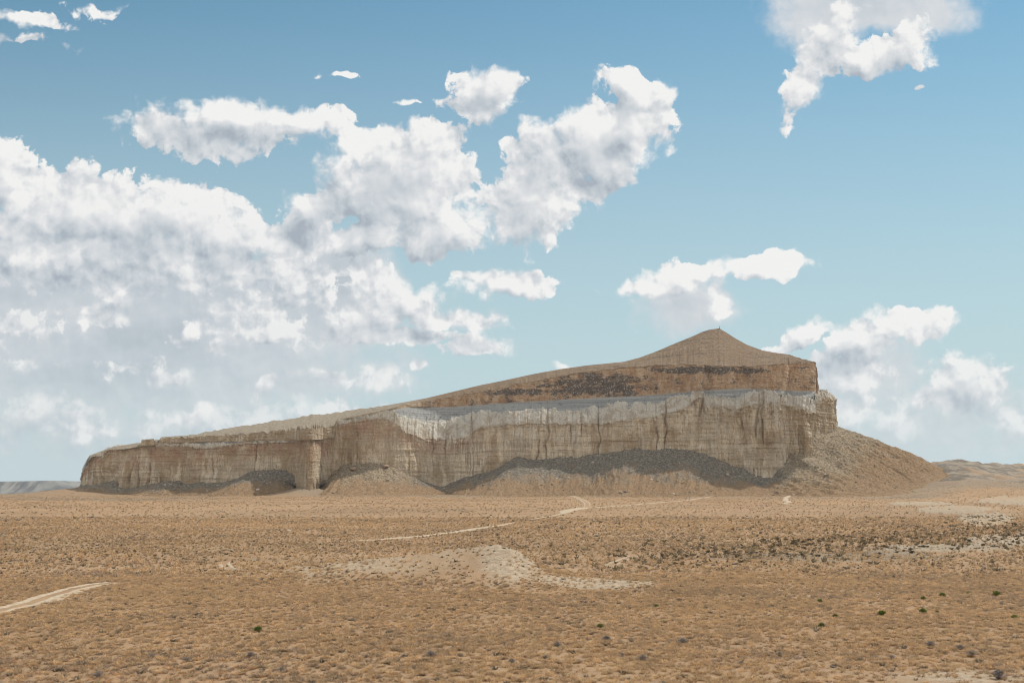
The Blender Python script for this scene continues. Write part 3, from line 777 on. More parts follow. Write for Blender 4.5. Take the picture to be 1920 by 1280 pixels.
# ------------------------------------------------------------------ dirt tracks draped on the ground
def ground_hit(px, py):
    """the point of the ground seen at a photo pixel (marching outward)"""
    Y = np.geomspace(60, 1500, 900)
    X = x_at(px, Y)
    g = ground_z(X, Y, False); ray = z_at(py, Y)
    i = np.nonzero(ray < g)[0]
    i = i[0] if len(i) else len(Y) - 1
    if i == 0: return X[0], Y[0]
    a = (ray[i - 1] - g[i - 1]) / ((ray[i - 1] - g[i - 1]) - (ray[i] - g[i]) + 1e-9)
    Yh = Y[i - 1] + (Y[i] - Y[i - 1]) * np.clip(a, 0, 1)
    return x_at(px, Yh), Yh
mat_dull, n, bs = new_mat('worn_soil')
n.put(bs.inputs['Base Color'], n.mix(n.ss(n.noise(pos(n), 1.0, 5, .65), .35, .65), (.47, .365, .255), (.33, .245, .16)))
TRACKS = []
def track(pts, width, ruts=True, taper=True, lift=0.06, mat=None):
    P_ = np.array([ground_hit(*q) for q in pts])
    sg = np.concatenate([[0], np.cumsum(np.hypot(*np.diff(P_, axis=0).T))])
    L = sg[-1]; n = max(20, int(L / 0.8)); n = min(n, 1500)
    t = np.linspace(0, L, n)
    x = np.interp(t, sg, P_[:, 0]); y = np.interp(t, sg, P_[:, 1])
    kk = np.hanning(max(5, (n // 18) | 1)); kk /= kk.sum(); h = len(kk) // 2
    x = np.convolve(np.pad(x, h, 'edge'), kk, 'valid'); y = np.convolve(np.pad(y, h, 'edge'), kk, 'valid')
    TRACKS.append((x[::3], y[::3], width * (0.75 if ruts else 0.65)))
    gx, gy = np.gradient(x), np.gradient(y); gl = np.hypot(gx, gy) + 1e-9
    nx, ny = -gy / gl, gx / gl
    vs, fs = [], []
    wob = perlin(t / 7.0, t * 0 + len(vs)) * 0.25 + perlin(t / 2.0, t * 0 + 5) * 0.15
    strips = [(-0.95, 0.27), (0.95, 0.27)] if ruts else [(0, 1.0)]
    for k, (off, hw_) in enumerate(strips):
        wd = width * hw_ * (1 + perlin(t / 3.1, t * 0 + 9 * k) * 0.45 + perlin(t / 0.9, t * 0 + 4 * k) * 0.25)
        if taper: wd = wd * np.clip(np.minimum(t, L - t) / (0.22 * L), 0.05, 1)
        cen = off * width * 0.5 + wob * width * 0.3
        m_ = 5
        base = len(vs) and sum(len(v) for v in vs)
        cols_ = []
        for j in range(m_):
            o = cen + wd * (j / (m_ - 1) - 0.5) * 1.6
            X, Y = x + nx * o, y + ny * o
            cols_.append(np.stack([X, Y, ground_z(X, Y) + lift * np.clip(np.hypot(X, Y) / 150, 0.7, 4) * (1 if 0 < j < m_ - 1 else 0.2)], 1))
        vs.append(np.stack(cols_, 1).reshape(-1, 3))
        fs.append(grid_quads(n, m_)[:, ::-1] + base)
    ob = link_mesh('dirt_track', np.concatenate(vs), np.concatenate(fs), mat=mat or mat_track)
    tag(ob, kind='structure')
    return ob
track([(-60, 1160), (0, 1143), (50, 1132), (100, 1115), (140, 1103), (180, 1095), (213, 1092)], 2.6, taper=False)
track([(60, 1138), (110, 1122), (150, 1107), (185, 1099)], 1.1, ruts=False, mat=mat_dull)
track([(437, 1068), (425, 1063), (420, 1057), (424, 1052)], 1.7, mat=mat_dull)
track([(560, 1017), (700, 1012), (800, 1004), (860, 996), (930, 986), (965, 979)], 2.2, ruts=False)
track([(990, 975), (1010, 971), (1040, 966), (1070, 958), (1098, 952), (1180, 947), (1260, 940), (1330, 931), (1370, 928)], 2.6, ruts=False)
track([(1100, 952), (1101, 944), (1092, 937), (1075, 930), (1055, 925), (1020, 922), (960, 922)], 3.6)
track([(1050, 962), (1075, 955), (1100, 951)], 4.0, ruts=False)
track([(1370, 928), (1420, 928), (1470, 926), (1490, 926), (1475, 932), (1472, 937), (1480, 941), (1470, 944), (1492, 949)], 3.0, ruts=False)
track([(1140, 1062), (1152, 1055), (1170, 1048), (1192, 1041)], 1.7, mat=mat_dull)
track([(1560, 922), (1590, 926), (1612, 930)], 4.0, ruts=False)
track([(1605, 922), (1618, 918), (1625, 915)], 3.0, ruts=False)

# ------------------------------------------------------------------ the far plateau on the left
mat_far, n, bs = new_mat('far_plateau_rock')
p = pos(n)
f1 = n.noise(n.mul(p, (0.010, 0.004, 0.002)), 1.0, 5, 0.6)
n.put(bs.inputs['Base Color'], n.mix(n.ss(f1, 0.40, 0.62), (0.09, 0.085, 0.08), (0.22, 0.20, 0.175)))
def far_plateau(name, pts, Yd, back, toe_out):
    m_ = 260
    c_ = np.linspace(pts[0][0], pts[-1][0], m_)
    topz = z_at(np.interp(c_, [q[0] for q in pts], [q[1] for q in pts]), Yd)
    X = x_at(c_, Yd)
    g = -16.0
    prof = [(-toe_out, 0.0), (-toe_out * 0.6, 0.18), (-toe_out * 0.30, 0.45), (-toe_out * 0.10, 0.72), (-14, 0.82), (-2, 0.985), (30, 1.0), (back, 1.0), (back + 200, 0.0)]
    R = []
    for k, (dy_, hh_) in enumerate(prof):
        gl = fbm(X / 70.0, X * 0 + k * 0.15, None, 4, 0.6, ridged=True) * (60 if 0 < k < 5 else 10 if k in (5, 6) else 0)
        R.append(np.stack([X, Yd + dy_ - gl, g + (topz - g) * hh_], 1))
    V_ = np.concatenate(R)
    o = link_mesh(name, V_, grid_quads(len(prof), m_), mat=mat_far)
    tag(o, kind='structure')
far_plateau('plateau', [(-420, 922), (-380, 903), (-200, 901), (0, 902), (40, 901.5), (92, 900.5), (98, 902.5), (112, 912), (128, 922), (140, 930)], 9000, 2400, 330)
far_plateau('plateau', [(60, 924), (80, 904), (97, 903.5), (117, 904), (122, 908), (131, 912), (150, 914), (170, 928)], 10500, 900, 330)

# ------------------------------------------------------------------ rubble, boulders, plants
def rock_proto(seed, sub=2):
    r = np.random.default_rng(seed)
    import bmesh
    bm = bmesh.new(); bmesh.ops.create_icosphere(bm, subdivisions=sub, radius=1.0)
    v = np.array([q.co[:] for q in bm.verts]); f = np.array([[q.index for q in fc.verts] for fc in bm.faces]); bm.free()
    for _ in range(9):                       # chip flat faces off the ball
        d = r.normal(size=3); d /= np.linalg.norm(d); lim = r.uniform(0.55, 0.85)
        q = v @ d; ex = np.clip(q - lim, 0, None); v -= ex[:, None] * d
    v *= 1 + 0.10 * fbm(v[:, 0] * 2 + seed, v[:, 1] * 2, v[:, 2] * 2, 3)[:, None]
    v *= np.array([r.uniform(.8, 1.25), r.uniform(.8, 1.1), r.uniform(.55, .85)])
    return v, f
mat_rock, n, bs = new_mat('loose_rock')
p = pos(n); f2 = n.noise(p, 1.4, 5, 0.65)
tint = attr(n, 'tint', True)
n.put(bs.inputs['Base Color'], n.mix(n.ss(f2, 0.38, 0.64) * 0.6, tint, n.mul(tint, (0.62, 0.60, 0.58))))
bump_to(n, bs, f2, 0.25)

def scatter_mesh(name, protos, P_, scale, rotz, tintc, mat, smooth=False, zs=None):
    vs, fs, cs, off = [], [], [], 0
    idx = rng.integers(0, len(protos), len(P_))
    for k, (v, f) in enumerate(protos):
        sel = np.nonzero(idx == k)[0]
        if not len(sel): continue
        c_, s_ = np.cos(rotz[sel])[:, None], np.sin(rotz[sel])[:, None]
        sc_ = scale[sel][:, None]; zz_ = sc_ if zs is None else zs[sel][:, None]
        x = (v[None, :, 0] * c_ - v[None, :, 1] * s_) * sc_ + P_[sel, 0:1]
        y = (v[None, :, 0] * s_ + v[None, :, 1] * c_) * sc_ + P_[sel, 1:2]
        z = v[None, :, 2] * zz_ + P_[sel, 2:3]
        vs.append(np.stack([x, y, z], -1).reshape(-1, 3).astype(np.float32))
        fs.append((f[None] + (np.arange(len(sel)) * len(v))[:, None, None] + off).reshape(-1, 3))
        cs.append(np.repeat(tintc[sel], len(v), 0)); off += len(sel) * len(v)
    return link_mesh(name, np.concatenate(vs), faces_tris=np.concatenate(fs), mat=mat, smooth=smooth, cols={'tint': np.concatenate(cs)})

low_rocks = [rock_proto(k, 1) for k in range(4)]
# rubble lying on the scree
gv = np.stack([vx, vy, vz], 1).reshape(nR, nS, 3)
nrub = 15000
ri = (rng.beta(1.6, 1.5, nrub) * (NT_ - 8) + 6).astype(int); si = rng.integers(0, int(s_side_fine / 0.6) + 30, nrub) % nS
keep = perlin(si / 45.0, ri / 18.0) + rng.normal(size=nrub) * 0.3 > -0.05
P_ = gv[ri[keep], si[keep]] + rng.normal(size=(keep.sum(), 3)) * [.6, .6, 0]
sz = 0.35 + rng.pareto(3.2, keep.sum()) * 0.55
sz = np.clip(sz, 0.3, 2.4)
tc_ = np.where(rng.random(len(sz))[:, None] < 0.35, [[0.60, 0.52, 0.42]], [[0.34, 0.28, 0.215]]) * rng.uniform(0.75, 1.15, (len(sz), 1))
tag(scatter_mesh('talus_rubble', low_rocks, P_, sz, rng.uniform(0, 6.3, len(sz)), tc_, mat_rock), kind='stuff')
# stones strewn on the plain near the scree and on the pale ground
def sample_ground(n_, ymin, ymax, cmin=-450, cmax=2400):
    Y = np.sqrt(rng.uniform(ymin ** 2, ymax ** 2, n_)); c_ = rng.uniform(cmin, cmax, n_)
    return c_, x_at(c_, Y), Y

def off_track(X, Y):
    ok = np.ones(len(X), bool)
    for tx_, ty_, wd in TRACKS:
        m_ = (X > tx_.min() - wd) & (X < tx_.max() + wd) & (Y > ty_.min() - wd) & (Y < ty_.max() + wd)
        i = np.nonzero(m_)[0]
        for a in range(0, len(i), 4000):
            j = i[a:a + 4000]
            ok[j] &= np.min(np.hypot(X[j][:, None] - tx_[None], Y[j][:, None] - ty_[None]), 1) > wd
    return ok
# --- plants: every plant is a bundle of thin blades or twigs
def tuft_proto(seed, n_blades, h, spread, w_, lean=0.9, levels=1):
    r = np.random.default_rng(seed)
    vs, fs = [], []
    for k in range(n_blades):
        a = r.uniform(0, 2 * math.pi); ln = lean * math.sqrt(r.random())
        b = np.array([math.cos(a), math.sin(a), 0]) * spread * 0.25 * r.random()
        d = np.array([math.cos(a) * ln, math.sin(a) * ln, 1.0]); d /= np.linalg.norm(d)
        L = h * r.uniform(0.6, 1.1); side = np.array([-math.sin(a + r.normal() * .8), math.cos(a + r.normal() * .8), 0]) * w_ * 0.5
        m_ = b + d * L * 0.55 + np.array([0, 0, .03 * h]); t_ = b + d * L + np.array([math.cos(a), math.sin(a), -0.6]) * ln * L * 0.15
        i = len(vs); vs += [b - side * 0.6, b + side * 0.6, m_ - side, m_ + side, t_]
        fs += [(i, i + 1, i + 3), (i, i + 3, i + 2), (i + 2, i + 3, i + 4)]
    return np.array(vs), np.array(fs)
def shrub_proto(seed, n_tw, h, rad_, w_, leaves=0, leaf=0.06):
    """a twiggy dome: forked twigs from the root, with leaf blades near the tips"""
    r = np.random.default_rng(seed)
    vs, fs = [], []
    def strip(a, b, w1, w2):
        d = b - a; s_ = np.cross(d, r.normal(size=3)); s_ /= np.linalg.norm(s_) + 1e-9
        i = len(vs); vs.extend([a - s_ * w1, a + s_ * w1, b - s_ * w2, b + s_ * w2]); fs.extend([(i, i + 1, i + 3), (i, i + 3, i + 2)])
    for k in range(n_tw):
        az = r.uniform(0, 2 * math.pi); el = r.uniform(0.12, 1.0) ** 0.8 * math.pi / 2
        lump = 0.75 + 0.25 * math.sin(az * 3 + seed) + r.normal() * 0.08
        tip = np.array([math.cos(az) * math.cos(el) * rad_ * lump, math.sin(az) * math.cos(el) * rad_ * lump, math.sin(el) * h * (0.85 + 0.15 * lump) + 0.04])
        base = tip * np.array([.08, .08, 0])
        mid_ = base + (tip - base) * r.uniform(.45, .65) + np.array([0, 0, .08 * h])
        strip(base, mid_, w_, w_ * .8); strip(mid_, tip, w_ * .8, w_ * .35)
        for q in range(3):
            t_ = mid_ + (tip - mid_) * r.uniform(0, .7); e_ = t_ + (r.normal(size=3) * [.5, .5, .4] + [0, 0, .25]) * 0.26 * h
            e_[2] = max(e_[2], .02); strip(t_, e_, w_ * .6, w_ * .25)
            for z_ in range(leaves):
                c_ = t_ + (e_ - t_) * r.uniform(.2, 1.05); u_ = r.normal(size=3); u_ /= np.linalg.norm(u_); v_ = np.cross(u_, r.normal(size=3)); v_ /= np.linalg.norm(v_)
                i = len(vs); lf = leaf * r.uniform(.7, 1.3)
                vs.extend([c_ - u_ * lf, c_ + v_ * lf * .45, c_ + u_ * lf, c_ - v_ * lf * .45]); fs.extend([(i, i + 1, i + 2), (i, i + 2, i + 3)])
    return np.array(vs), np.array(fs)

def plant_mat(name, trans=0.40):
    m, n, bs = new_mat(name, 0.85)
    t = attr(n, 'tint', True)
    n.put(bs.inputs['Base Color'], t)
    tr = n.node('ShaderNodeBsdfTranslucent'); n.put(tr.inputs['Color'], t)
    mx_ = n.node('ShaderNodeMixShader'); mx_.inputs[0].default_value = trans
    n.t.links.new(bs.outputs[0], mx_.inputs[1]); n.t.links.new(tr.outputs[0], mx_.inputs[2])
    out = [q for q in n.t.nodes if q.type == 'OUTPUT_MATERIAL'][0]; n.t.links.new(mx_.outputs[0], out.inputs[0])
    return m
mat_plant = plant_mat('dry_plant')

tufts_near = [tuft_proto(s_, 26, 0.34, 0.5, 0.045, 1.3) for s_ in range(6)]
tufts_mid = [tuft_proto(50 + s_, 9, 0.36, 0.5, 0.13, 1.3) for s_ in range(4)]
tufts_far = [tuft_proto(90 + s_, 4, 0.45, 0.6, 0.30, 1.3) for s_ in range(4)]
PALETTE = np.array([[.50, .365, .215], [.44, .315, .19], [.53, .375, .215], [.40, .30, .19], [.34, .26, .19], [.50, .32, .18], [.40, .32, .185]])
def grass(name, protos, n_, y0, y1, s0, s1, dens_scale, dark=0.0):
    c_, X, Y = sample_ground(n_, y0, y1)
    rr_ = flat_row(Y)
    den = 0.62 + 0.55 * fbm(X / dens_scale, Y / dens_scale, None, 3)
    mnd = np.clip(RIDGE_Z(c_) / 2.2, 0, 1.2) * np.exp(-(np.abs(Y - RIDGE_Y(c_) + 4) / 18) ** 2.2)
    bare = np.clip(np.maximum(outcrop_mask(c_, Y), mnd * 1.0), 0, 1)
    bare = np.maximum(bare, 0.9 * np.clip(blob(c_, rr_, 1120, 1094, 150, 13) * 2.5, 0, 1))
    bare = np.maximum(bare, 0.75 * sstep(1.3, 0.2, np.hypot((c_ - 1850) / 330, (rr_ - 1268) / 20)))
    k = rng.random(n_) < den * (1 - bare * 0.9)
    fe = np.minimum(sstep(y0 * 0.96, y0 * 1.12, Y) if y0 > 100 else 1.0, 1 - sstep(y1 * 0.85, y1, Y))
    k &= rng.random(n_) < fe
    X, Y = X[k], Y[k]
    k = off_track(X, Y); X, Y = X[k], Y[k]
    Z = ground_z(X, Y) - 0.02
    i = np.clip((fbm(X / 30, Y / 30, None, 2) * 1.5 + rng.normal(size=len(X)) * 0.45) * 2.2 + 2.5, 0, 6.99).astype(int)
    tc = PALETTE[i] * (1 + 0.20 * tone(px_of(X, Y), flat_row(Y)))[:, None] * np.array([1.08, 1.03, 0.99]) * rng.uniform(0.82, 1.2, (len(X), 1))
    dk = rng.random(len(X)) < dark
    tc[dk] = np.array([.17, .14, .10]) * rng.uniform(.7, 1.3, (dk.sum(), 1))
    sc_ = rng.uniform(s0, s1, len(X)) * (1 + 0.3 * fbm(X / 20 + 9, Y / 20, None, 2))
    o = scatter_mesh(name, protos, np.stack([X, Y, Z], 1), sc_, rng.uniform(0, 6.3, len(X)), tc, mat_plant)
    tag(o, kind='stuff')
grass('dry_grass', tufts_near, 123000, 64, 180, 0.6, 1.5, 9, 0.04)
grass('dry_grass', tufts_mid, 136000, 148, 440, 0.8, 1.7, 18, 0.07)
grass('dry_grass', tufts_far, 116000, 360, 1350, 0.8, 1.9, 45, 0.14)

# the grass climbs the foot of the scree
nt_ = 40000
ri_ = (rng.beta(1.0, 1.9, nt_) * 92).astype(int) + 2; si_ = rng.integers(0, int(s_side_fine / 0.6), nt_) % nS
Pt_ = gv[ri_, si_] + rng.normal(size=(nt_, 3)) * [1.2, 1.2, 0] - [0, 0, .1]
tc = PALETTE[rng.integers(0, 7, nt_)] * rng.uniform(.8, 1.1, (nt_, 1)); dk = rng.random(nt_) < .25; tc[dk] = [.17, .14, .10]
tag(scatter_mesh('dry_grass', tufts_far, Pt_, rng.uniform(.7, 1.9, nt_), rng.uniform(0, 6.3, nt_), tc, mat_plant), kind='stuff')
# low olive scrub between the bushes on the right
c_, X, Y = sample_ground(78000, 170, 420, 900, 2400)
rw = flat_row(Y); k = rng.random(len(X)) < 0.055 * np.exp(-((rw - np.interp(c_, [900, 1150, 1400, 1700, 1920], [1050, 1052, 1030, 1012, 1000])) / 22.0) ** 2) * sstep(950, 1250, c_) + 0.008
X, Y = X[k], Y[k]; k = off_track(X, Y); X, Y = X[k], Y[k]
tc = np.array([[.225, .17, .10]]) * rng.uniform(.6, 1.3, (len(X), 1))
tag(scatter_mesh('scrub', tufts_mid, np.stack([X, Y, ground_z(X, Y) - .03], 1), rng.uniform(1.2, 3.0, len(X)), rng.uniform(0, 6.3, len(X)), tc, mat_plant), kind='stuff')

# small dark stones and dead cushions that speckle the soil
c_, X, Y = sample_ground(34000, 68, 420)
pm = np.clip(RIDGE_Z(c_) / 2.0, 0, 1) * np.exp(-(np.abs(Y - RIDGE_Y(c_)) / 22) ** 2) + outcrop_mask(c_, Y) + sstep(1.4, 0.2, np.hypot((c_ - 1800) / 420, (flat_row(Y) - 1268) / 30))
k = (rng.random(len(X)) < 0.22 + 0.8 * pm) & off_track(X, Y)
X, Y, pmk = X[k], Y[k], pm[k]
sz = np.clip(0.06 + rng.pareto(3, len(X)) * 0.07, 0.05, 0.40) * np.clip(Y / 120, 0.8, 2.6)
tc = np.where(rng.random((len(X), 1)) < 0.55, [[.15, .12, .10]], [[.44, .37, .28]]) * rng.uniform(.7, 1.3, (len(X), 1))
tag(scatter_mesh('gravel', low_rocks, np.stack([X, Y, ground_z(X, Y)], 1), sz, rng.uniform(0, 6.3, len(X)), tc, mat_rock), kind='stuff')

# --- individual shrubs, bushes and boulders
def proto_mesh(name, v, f, mat, tintc, jitter=0.2, smooth=False):
    me_o = link_mesh(name, v, faces_tris=f, mat=mat, smooth=smooth,
                     cols={'tint': np.clip(np.array(tintc)[None] * (1 + jitter * np.repeat(rng.normal(size=(len(v) // 4 + 1, 1)), 4, 0)[:len(v)]), 0.01, 1)})
    me = me_o.data
    bpy.data.objects.remove(me_o)
    return me
GREEN = [proto_mesh('green_bush', *shrub_proto(200 + k, 90, 0.62, 0.62, 0.010, 3, 0.075), mat_plant, c3, 0.3)
         for k, c3 in enumerate([(.15, .19, .045), (.19, .22, .06), (.125, .155, .04)])]
DRY = [proto_mesh('dry_shrub', *shrub_proto(300 + k, 110, 0.60, 0.62, 0.013, 1, 0.05), mat_plant, c3, 0.25)
       for k, c3 in enumerate([(.33, .28, .24), (.38, .31, .24), (.27, .235, .21)])]
DARK = [proto_mesh('scrub_bush', *shrub_proto(400 + k, 26, 0.62, 0.75, 0.035, 2, 0.15), mat_plant, c3, 0.25)
        for k, c3 in enumerate([(.19, .15, .092), (.24, .175, .115), (.16, .13, .085)])]
SMALLG = [proto_mesh('green_bush', *shrub_proto(500 + k, 22, 0.50, 0.7, 0.03, 2, 0.15), mat_plant, c3, 0.25)
          for k, c3 in enumerate([(.105, .115, .04), (.13, .14, .05)])]
BOULD = []
for k in range(4):
    v, f = rock_proto(700 + k, 3)
    BOULD.append(proto_mesh('boulder', v, f, mat_rock, (.36, .26, .19) if k % 2 else (.30, .235, .18), 0.0, smooth=False))
def place(name, me, px, py, width_px, label, cat, group=None, at=None, sq=1.0, sink=0.03):
    x, y = at if at is not None else ground_hit(px, py)
    o = bpy.data.objects.new(name, me); C.objects.link(o)
    wm = width_px * y / F
    k = wm / 1.24 if 'bush' in name or 'shrub' in name else wm / 2.0
    o.scale = (k, k, k * sq); o.rotation_euler = (0, 0, rng.uniform(0, 6.28))
    o.location = (x, y, float(ground_z(np.array([x]), np.array([y]))[0]) - sink * k)
    tag(o, label, cat, group)
    return o
G1 = 'green bushes in the dry grass of the right foreground'
for px, py, wd, lab in [
    (1868, 1117, 22, 'round dark green bush near the right edge, largest of the upper row'),
    (1816, 1113, 12, 'small upright green bush just left of the big one near the right edge'),
    (1767, 1119, 18, 'low wide green bush third from the right edge in the upper row'),
    (1731, 1123, 12, 'small green bush at the left end of the upper right row'),
    (1537, 1129, 15, 'low green bush standing alone left of the bush rows'),
    (1654, 1153, 21, 'dense rounded green bush alone in the middle of the right foreground'),
    (1566, 1157, 15, 'upright bright green bush left of the dense rounded one'),
    (1731, 1149, 21, 'broad loose green bush with a small neighbour on its right'),
    (1757, 1149, 12, 'small green bush touching the right side of a broad loose one'),
    (1842, 1163, 9, 'left one of two tiny green bushes side by side near the right edge'),
    (1852, 1163, 9, 'right one of two tiny green bushes side by side near the right edge'),
    (1903, 1161, 20, 'yellowish green bush cut close to the right edge of the view'),
    (1541, 1176, 20, 'flat bright green bush, lowest of the right foreground bushes'),
    (1230, 1138, 13, 'flat green bush below the pale tail of the mound'),
    (1125, 1176, 17, 'bright green tufted bush in the middle foreground grass'),
    (484, 1183, 22, 'yellow green bush with two clumps in the left foreground'),
    (598, 1195, 12, 'small faded green bush right of the two-clump bush'),
    (625, 1193, 10, 'tiny faded green bush in the left foreground grass, furthest right there'),
    ]:
    place('green_bush', GREEN[rng.integers(3)], px, py, wd * 1.05, lab, 'bush', G1, sq=0.85)
G2 = 'grey dry shrubs in the near grass'
for px, py, wd, lab in [
    (807, 1232, 32, 'wide grey dry shrub below the left side of the mound'),
    (862, 1230, 16, 'low grey dry shrub just right of the widest left shrub'),
    (757, 1232, 16, 'thin grey dry shrub just left of the widest left shrub'),
    (687, 1232, 15, 'small grey dry shrub furthest left of the shrubs below the mound'),
    (1046, 1211, 22, 'grey dry shrub above and right of the bottom centre'),
    (1023, 1235, 18, 'dark twiggy dry shrub at the bottom centre'),
    (960, 1243, 22, 'spreading grey dry shrub left of the bottom centre shrub'),
    (1137, 1201, 24, 'low grey dry shrub under the bright green tufted bush'),
    (1205, 1240, 34, 'tallest grey dry shrub with a ragged top right of the centre'),
    (1167, 1230, 16, 'small round dry shrub left of the tallest ragged shrub'),
    (1280, 1207, 30, 'broad purple grey dry shrub right of the centre'),
    (1085, 1242, 18, 'small dry shrub low between the two centre shrubs'),
    (1462, 1230, 22, 'dark dry shrub at the edge of the stony ground'),
    (1745, 1212, 28, 'pale spiky dry shrub behind the stony ground'),
    (1800, 1218, 24, 'brown grey dry shrub right of the pale spiky one'),
    (1822, 1230, 30, 'large pale dry shrub on the stony ground by the right side'),
    (1672, 1235, 20, 'small dark dry shrub on the stony ground'),
    (1872, 1272, 42, 'largest dry shrub at the lower right corner'),
    (285, 1232, 18, 'dark dry shrub in the lower left grass'),
    (350, 1240, 22, 'ragged dark dry shrub beside a pale dead stalk in the lower left'),
    (470, 1232, 26, 'wide low dry shrub in the left part of the near grass'),
    (330, 1248, 16, 'small dry shrub touching the ragged one in the lower left'),
    (185, 1270, 30, 'purple grey dry shrub cut by the bottom edge at the left'),
    (1878, 1133, 13, 'small brown dry shrub under the row of green bushes at right'),
    (142, 1125, 14, 'brown round shrub right beside the pale track at left'),
    (63, 1141, 16, 'olive dry shrub at the near edge of the pale track'),
    (528, 1258, 20, 'low grey shrub near the bottom edge left of the centre'),
    (1390, 1245, 16, 'small grey shrub left of the stony ground'),
    (650, 1072, 10, 'dark shrub on the pale left flank of the mound'),
    ]:
    place('dry_shrub', DRY[rng.integers(3)], px, py, wd * 1.1, lab, 'shrub', G2, sq=0.8)
# dark bushes on the flat right of the mound: nothing tells them apart
G3 = 'dark scrub bushes scattered over the flat on the right'
cnt = 0
while cnt < 285:
    px = rng.uniform(1150, 1920); py = rng.uniform(975, 1058)
    cen = np.interp(px, [1150, 1400, 1700, 1920], [1052, 1032, 1010, 998])
    if rng.random() > math.exp(-((py - cen) / 16.0) ** 2) * (0.25 + 0.75 * sstep(1150, 1400, px)): continue
    x, y = ground_hit(px, py)
    place('scrub_bush', DARK[rng.integers(3)], px, py, rng.uniform(6.5, 13) * (1 if py > 1010 else .75), 'small dark scrub bush among many on the flat right of the mound', 'bush', G3, at=(x, y), sq=0.75)
    cnt += 1
G4 = 'small green bushes dotted over the plain on the left'
cnt = 0
while cnt < 230:
    px = rng.uniform(0, 1000); py = rng.uniform(1015, 1085)
    cen = np.interp(px, [0, 300, 600, 1000], [1045, 1042, 1022, 1020])
    if rng.random() > math.exp(-((py - cen) / 15.0) ** 2) + 0.06: continue
    place('green_bush', SMALLG[rng.integers(2)], px, py, rng.uniform(3.5, 8.0), 'tiny green bush among many dotted over the plain left of the mound', 'bush', G4, sq=0.7)
    cnt += 1
# boulders
def mesa_hit(px, py):
    m_ = (np.abs(cc - px) < 3) & (vzone < 0.999) & (vy < 1600)
    r_ = YH - (vz[m_] - H) * F / vy[m_]
    j = np.argmin(np.abs(r_ - py) + (vy[m_] > 1400) * 50)
    return vx[m_][j], vy[m_][j], vz[m_][j]
G5 = 'boulders on and below the scree'
for px, py, wd, lab in [
    (722, 876, 15, 'large reddish boulder perched on top of the scree heap left of the centre'),
    (664, 881, 16, 'wide tan boulder on the crest of the left scree heap'),
    (695, 920, 8, 'square boulder at the foot of the left scree heap'),
    (770, 921, 10, 'flat dark boulder lying right of the left scree heap'),
    (705, 906, 9, 'angular boulder halfway down the left scree heap'),
    (646, 909, 6, 'small boulder low on the left scree heap'),
    (1706, 911, 7, 'small upright boulder left of the boulder pair on the right plain'),
    (1724, 909, 12, 'larger blocky boulder of the pair at the end of the right scree slope'),
    (1729, 904, 8, 'boulder leaning behind the blocky one at the end of the right scree slope'),
    (1645, 850, 8, 'boulder sticking out of the skyline of the right scree slope'),
    (987, 913, 5, 'dark boulder alone below the middle scree'),
    (1128, 919, 5, 'small dark boulder right of the middle on the plain below the scree'),
    (1345, 918, 7, 'dark flat boulder below the great shadow'),
    (1438, 949, 6, 'dark boulder beside the winding track'),
    ]:
    if py < 903:
        x, y, z = mesa_hit(px, py)
        o = place('boulder', BOULD[rng.integers(4)], px, py, wd, lab, 'boulder', G5, at=(x, y), sq=1.0)
        o.location.z = float(z) + 0.2 * o.scale.x
    else:
        place('boulder', BOULD[rng.integers(4)], px, py, wd, lab, 'boulder', G5)
place('boulder', BOULD[2], 1780, 1264, 13, 'dark square rock lying on the stony ground at the lower right', 'rock', sq=1.0)
# broken dark slabs on top of the mound
x0, y0 = x_at(892, 171), 171.0
nn = 46
xs = x0 + rng.uniform(-2.4, 2.4, nn); ys = y0 + rng.uniform(-.6, .6, nn)
tag(scatter_mesh('rubble', low_rocks, np.stack([xs, ys, ground_z(xs, ys) + 0.05 + 0.12 * rng.random(nn)], 1), rng.uniform(.10, .32, nn), rng.uniform(0, 6, nn),
    np.tile([[.15, .10, .075]], (nn, 1)) * rng.uniform(.7, 1.3, (nn, 1)), mat_rock), kind='stuff')
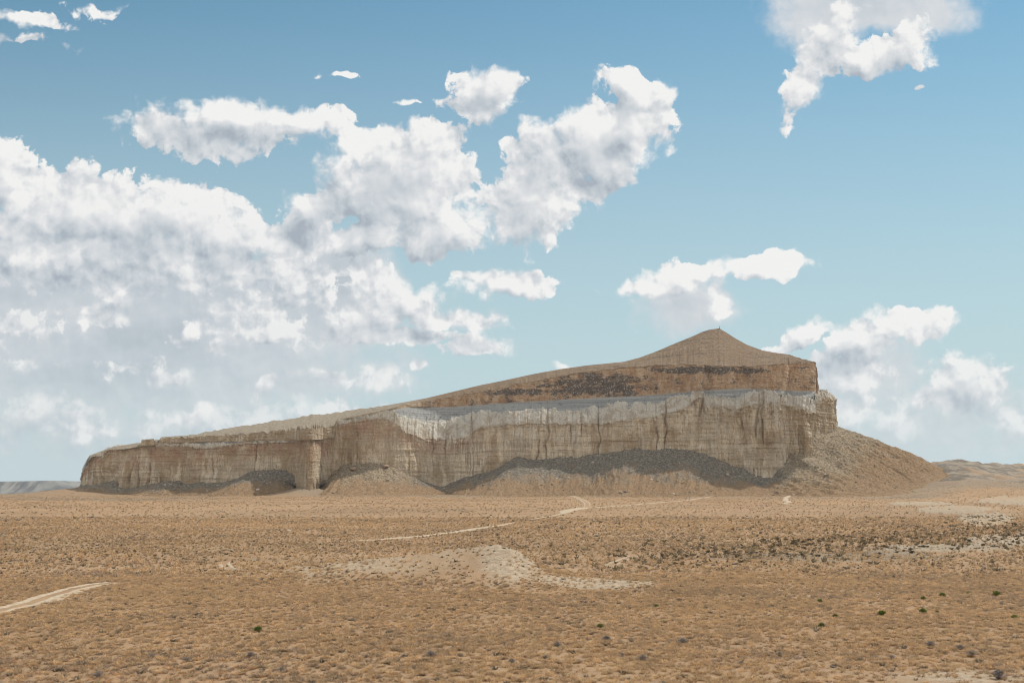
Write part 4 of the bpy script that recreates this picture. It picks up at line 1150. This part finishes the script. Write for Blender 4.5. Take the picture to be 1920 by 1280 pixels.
# the little survey mark on the summit
jx = int(np.argmin(np.abs(colm - 1349) + (~front) * 9999)); jz = gv[-1, jx]
import bmesh
mk = bpy.data.objects.new('summit_marker', None); C.objects.link(mk); mk.location = (jz[0], jz[1], jz[2])
tag(mk, 'thin dark post standing in a small cairn on the very summit of the mesa', 'marker')
bm = bmesh.new(); bmesh.ops.create_cone(bm, cap_ends=True, segments=8, radius1=0.25, radius2=0.18, depth=3.4)
bmesh.ops.translate(bm, verts=bm.verts, vec=(0, 0, 1.9))
r_ = bmesh.ops.create_cone(bm, cap_ends=True, segments=6, radius1=0.16, radius2=0.16, depth=1.6)
bmesh.ops.rotate(bm, verts=r_['verts'], cent=(0, 0, 0), matrix=__import__('mathutils').Matrix.Rotation(rad(90), 3, 'Y')); bmesh.ops.translate(bm, verts=r_['verts'], vec=(0, 0, 2.9))
me = bpy.data.meshes.new('post'); bm.to_mesh(me); bm.free()
mat_post, n, bs = new_mat('weathered_post'); n.put(bs.inputs['Base Color'], n.mix(n.noise(pos(n), 3.0, 3), (.08, .07, .06), (.16, .14, .12))); me.materials.append(mat_post)
po = bpy.data.objects.new('post', me); C.objects.link(po); po.parent = mk
nn = 22
a_ = rng.uniform(0, 6.3, nn); q_ = rng.random(nn); 
cp_ = np.stack([np.cos(a_) * (1 - q_) * 1.2, np.sin(a_) * (1 - q_) * 1.2, q_ * 0.9], 1)
ca = scatter_mesh('cairn', low_rocks, cp_, rng.uniform(.3, .5, nn), a_, np.tile([[.22, .18, .15]], (nn, 1)), mat_rock); ca.parent = mk

# ------------------------------------------------------------------ the air
hm = bpy.data.materials.new('air'); hm.use_nodes = True; ht = hm.node_tree; ht.nodes.clear()
pv = ht.nodes.new('ShaderNodeVolumePrincipled'); pv.inputs['Color'].default_value = (0.74, 0.88, 1.0, 1); pv.inputs['Density'].default_value = 2.3e-5
pv.inputs['Anisotropy'].default_value = 0.2
ho = ht.nodes.new('ShaderNodeOutputMaterial'); ht.links.new(pv.outputs[0], ho.inputs['Volume'])
bm = bmesh.new(); bmesh.ops.create_cube(bm, size=1.0)
bmesh.ops.scale(bm, vec=(92000, 92000, 290 + 20), verts=bm.verts); bmesh.ops.translate(bm, vec=(0, 0, 290 - 155), verts=bm.verts)
me = bpy.data.meshes.new('haze'); bm.to_mesh(me); bm.free(); me.materials.append(hm)
hz = bpy.data.objects.new('haze', me); C.objects.link(hz); tag(hz, kind='stuff')
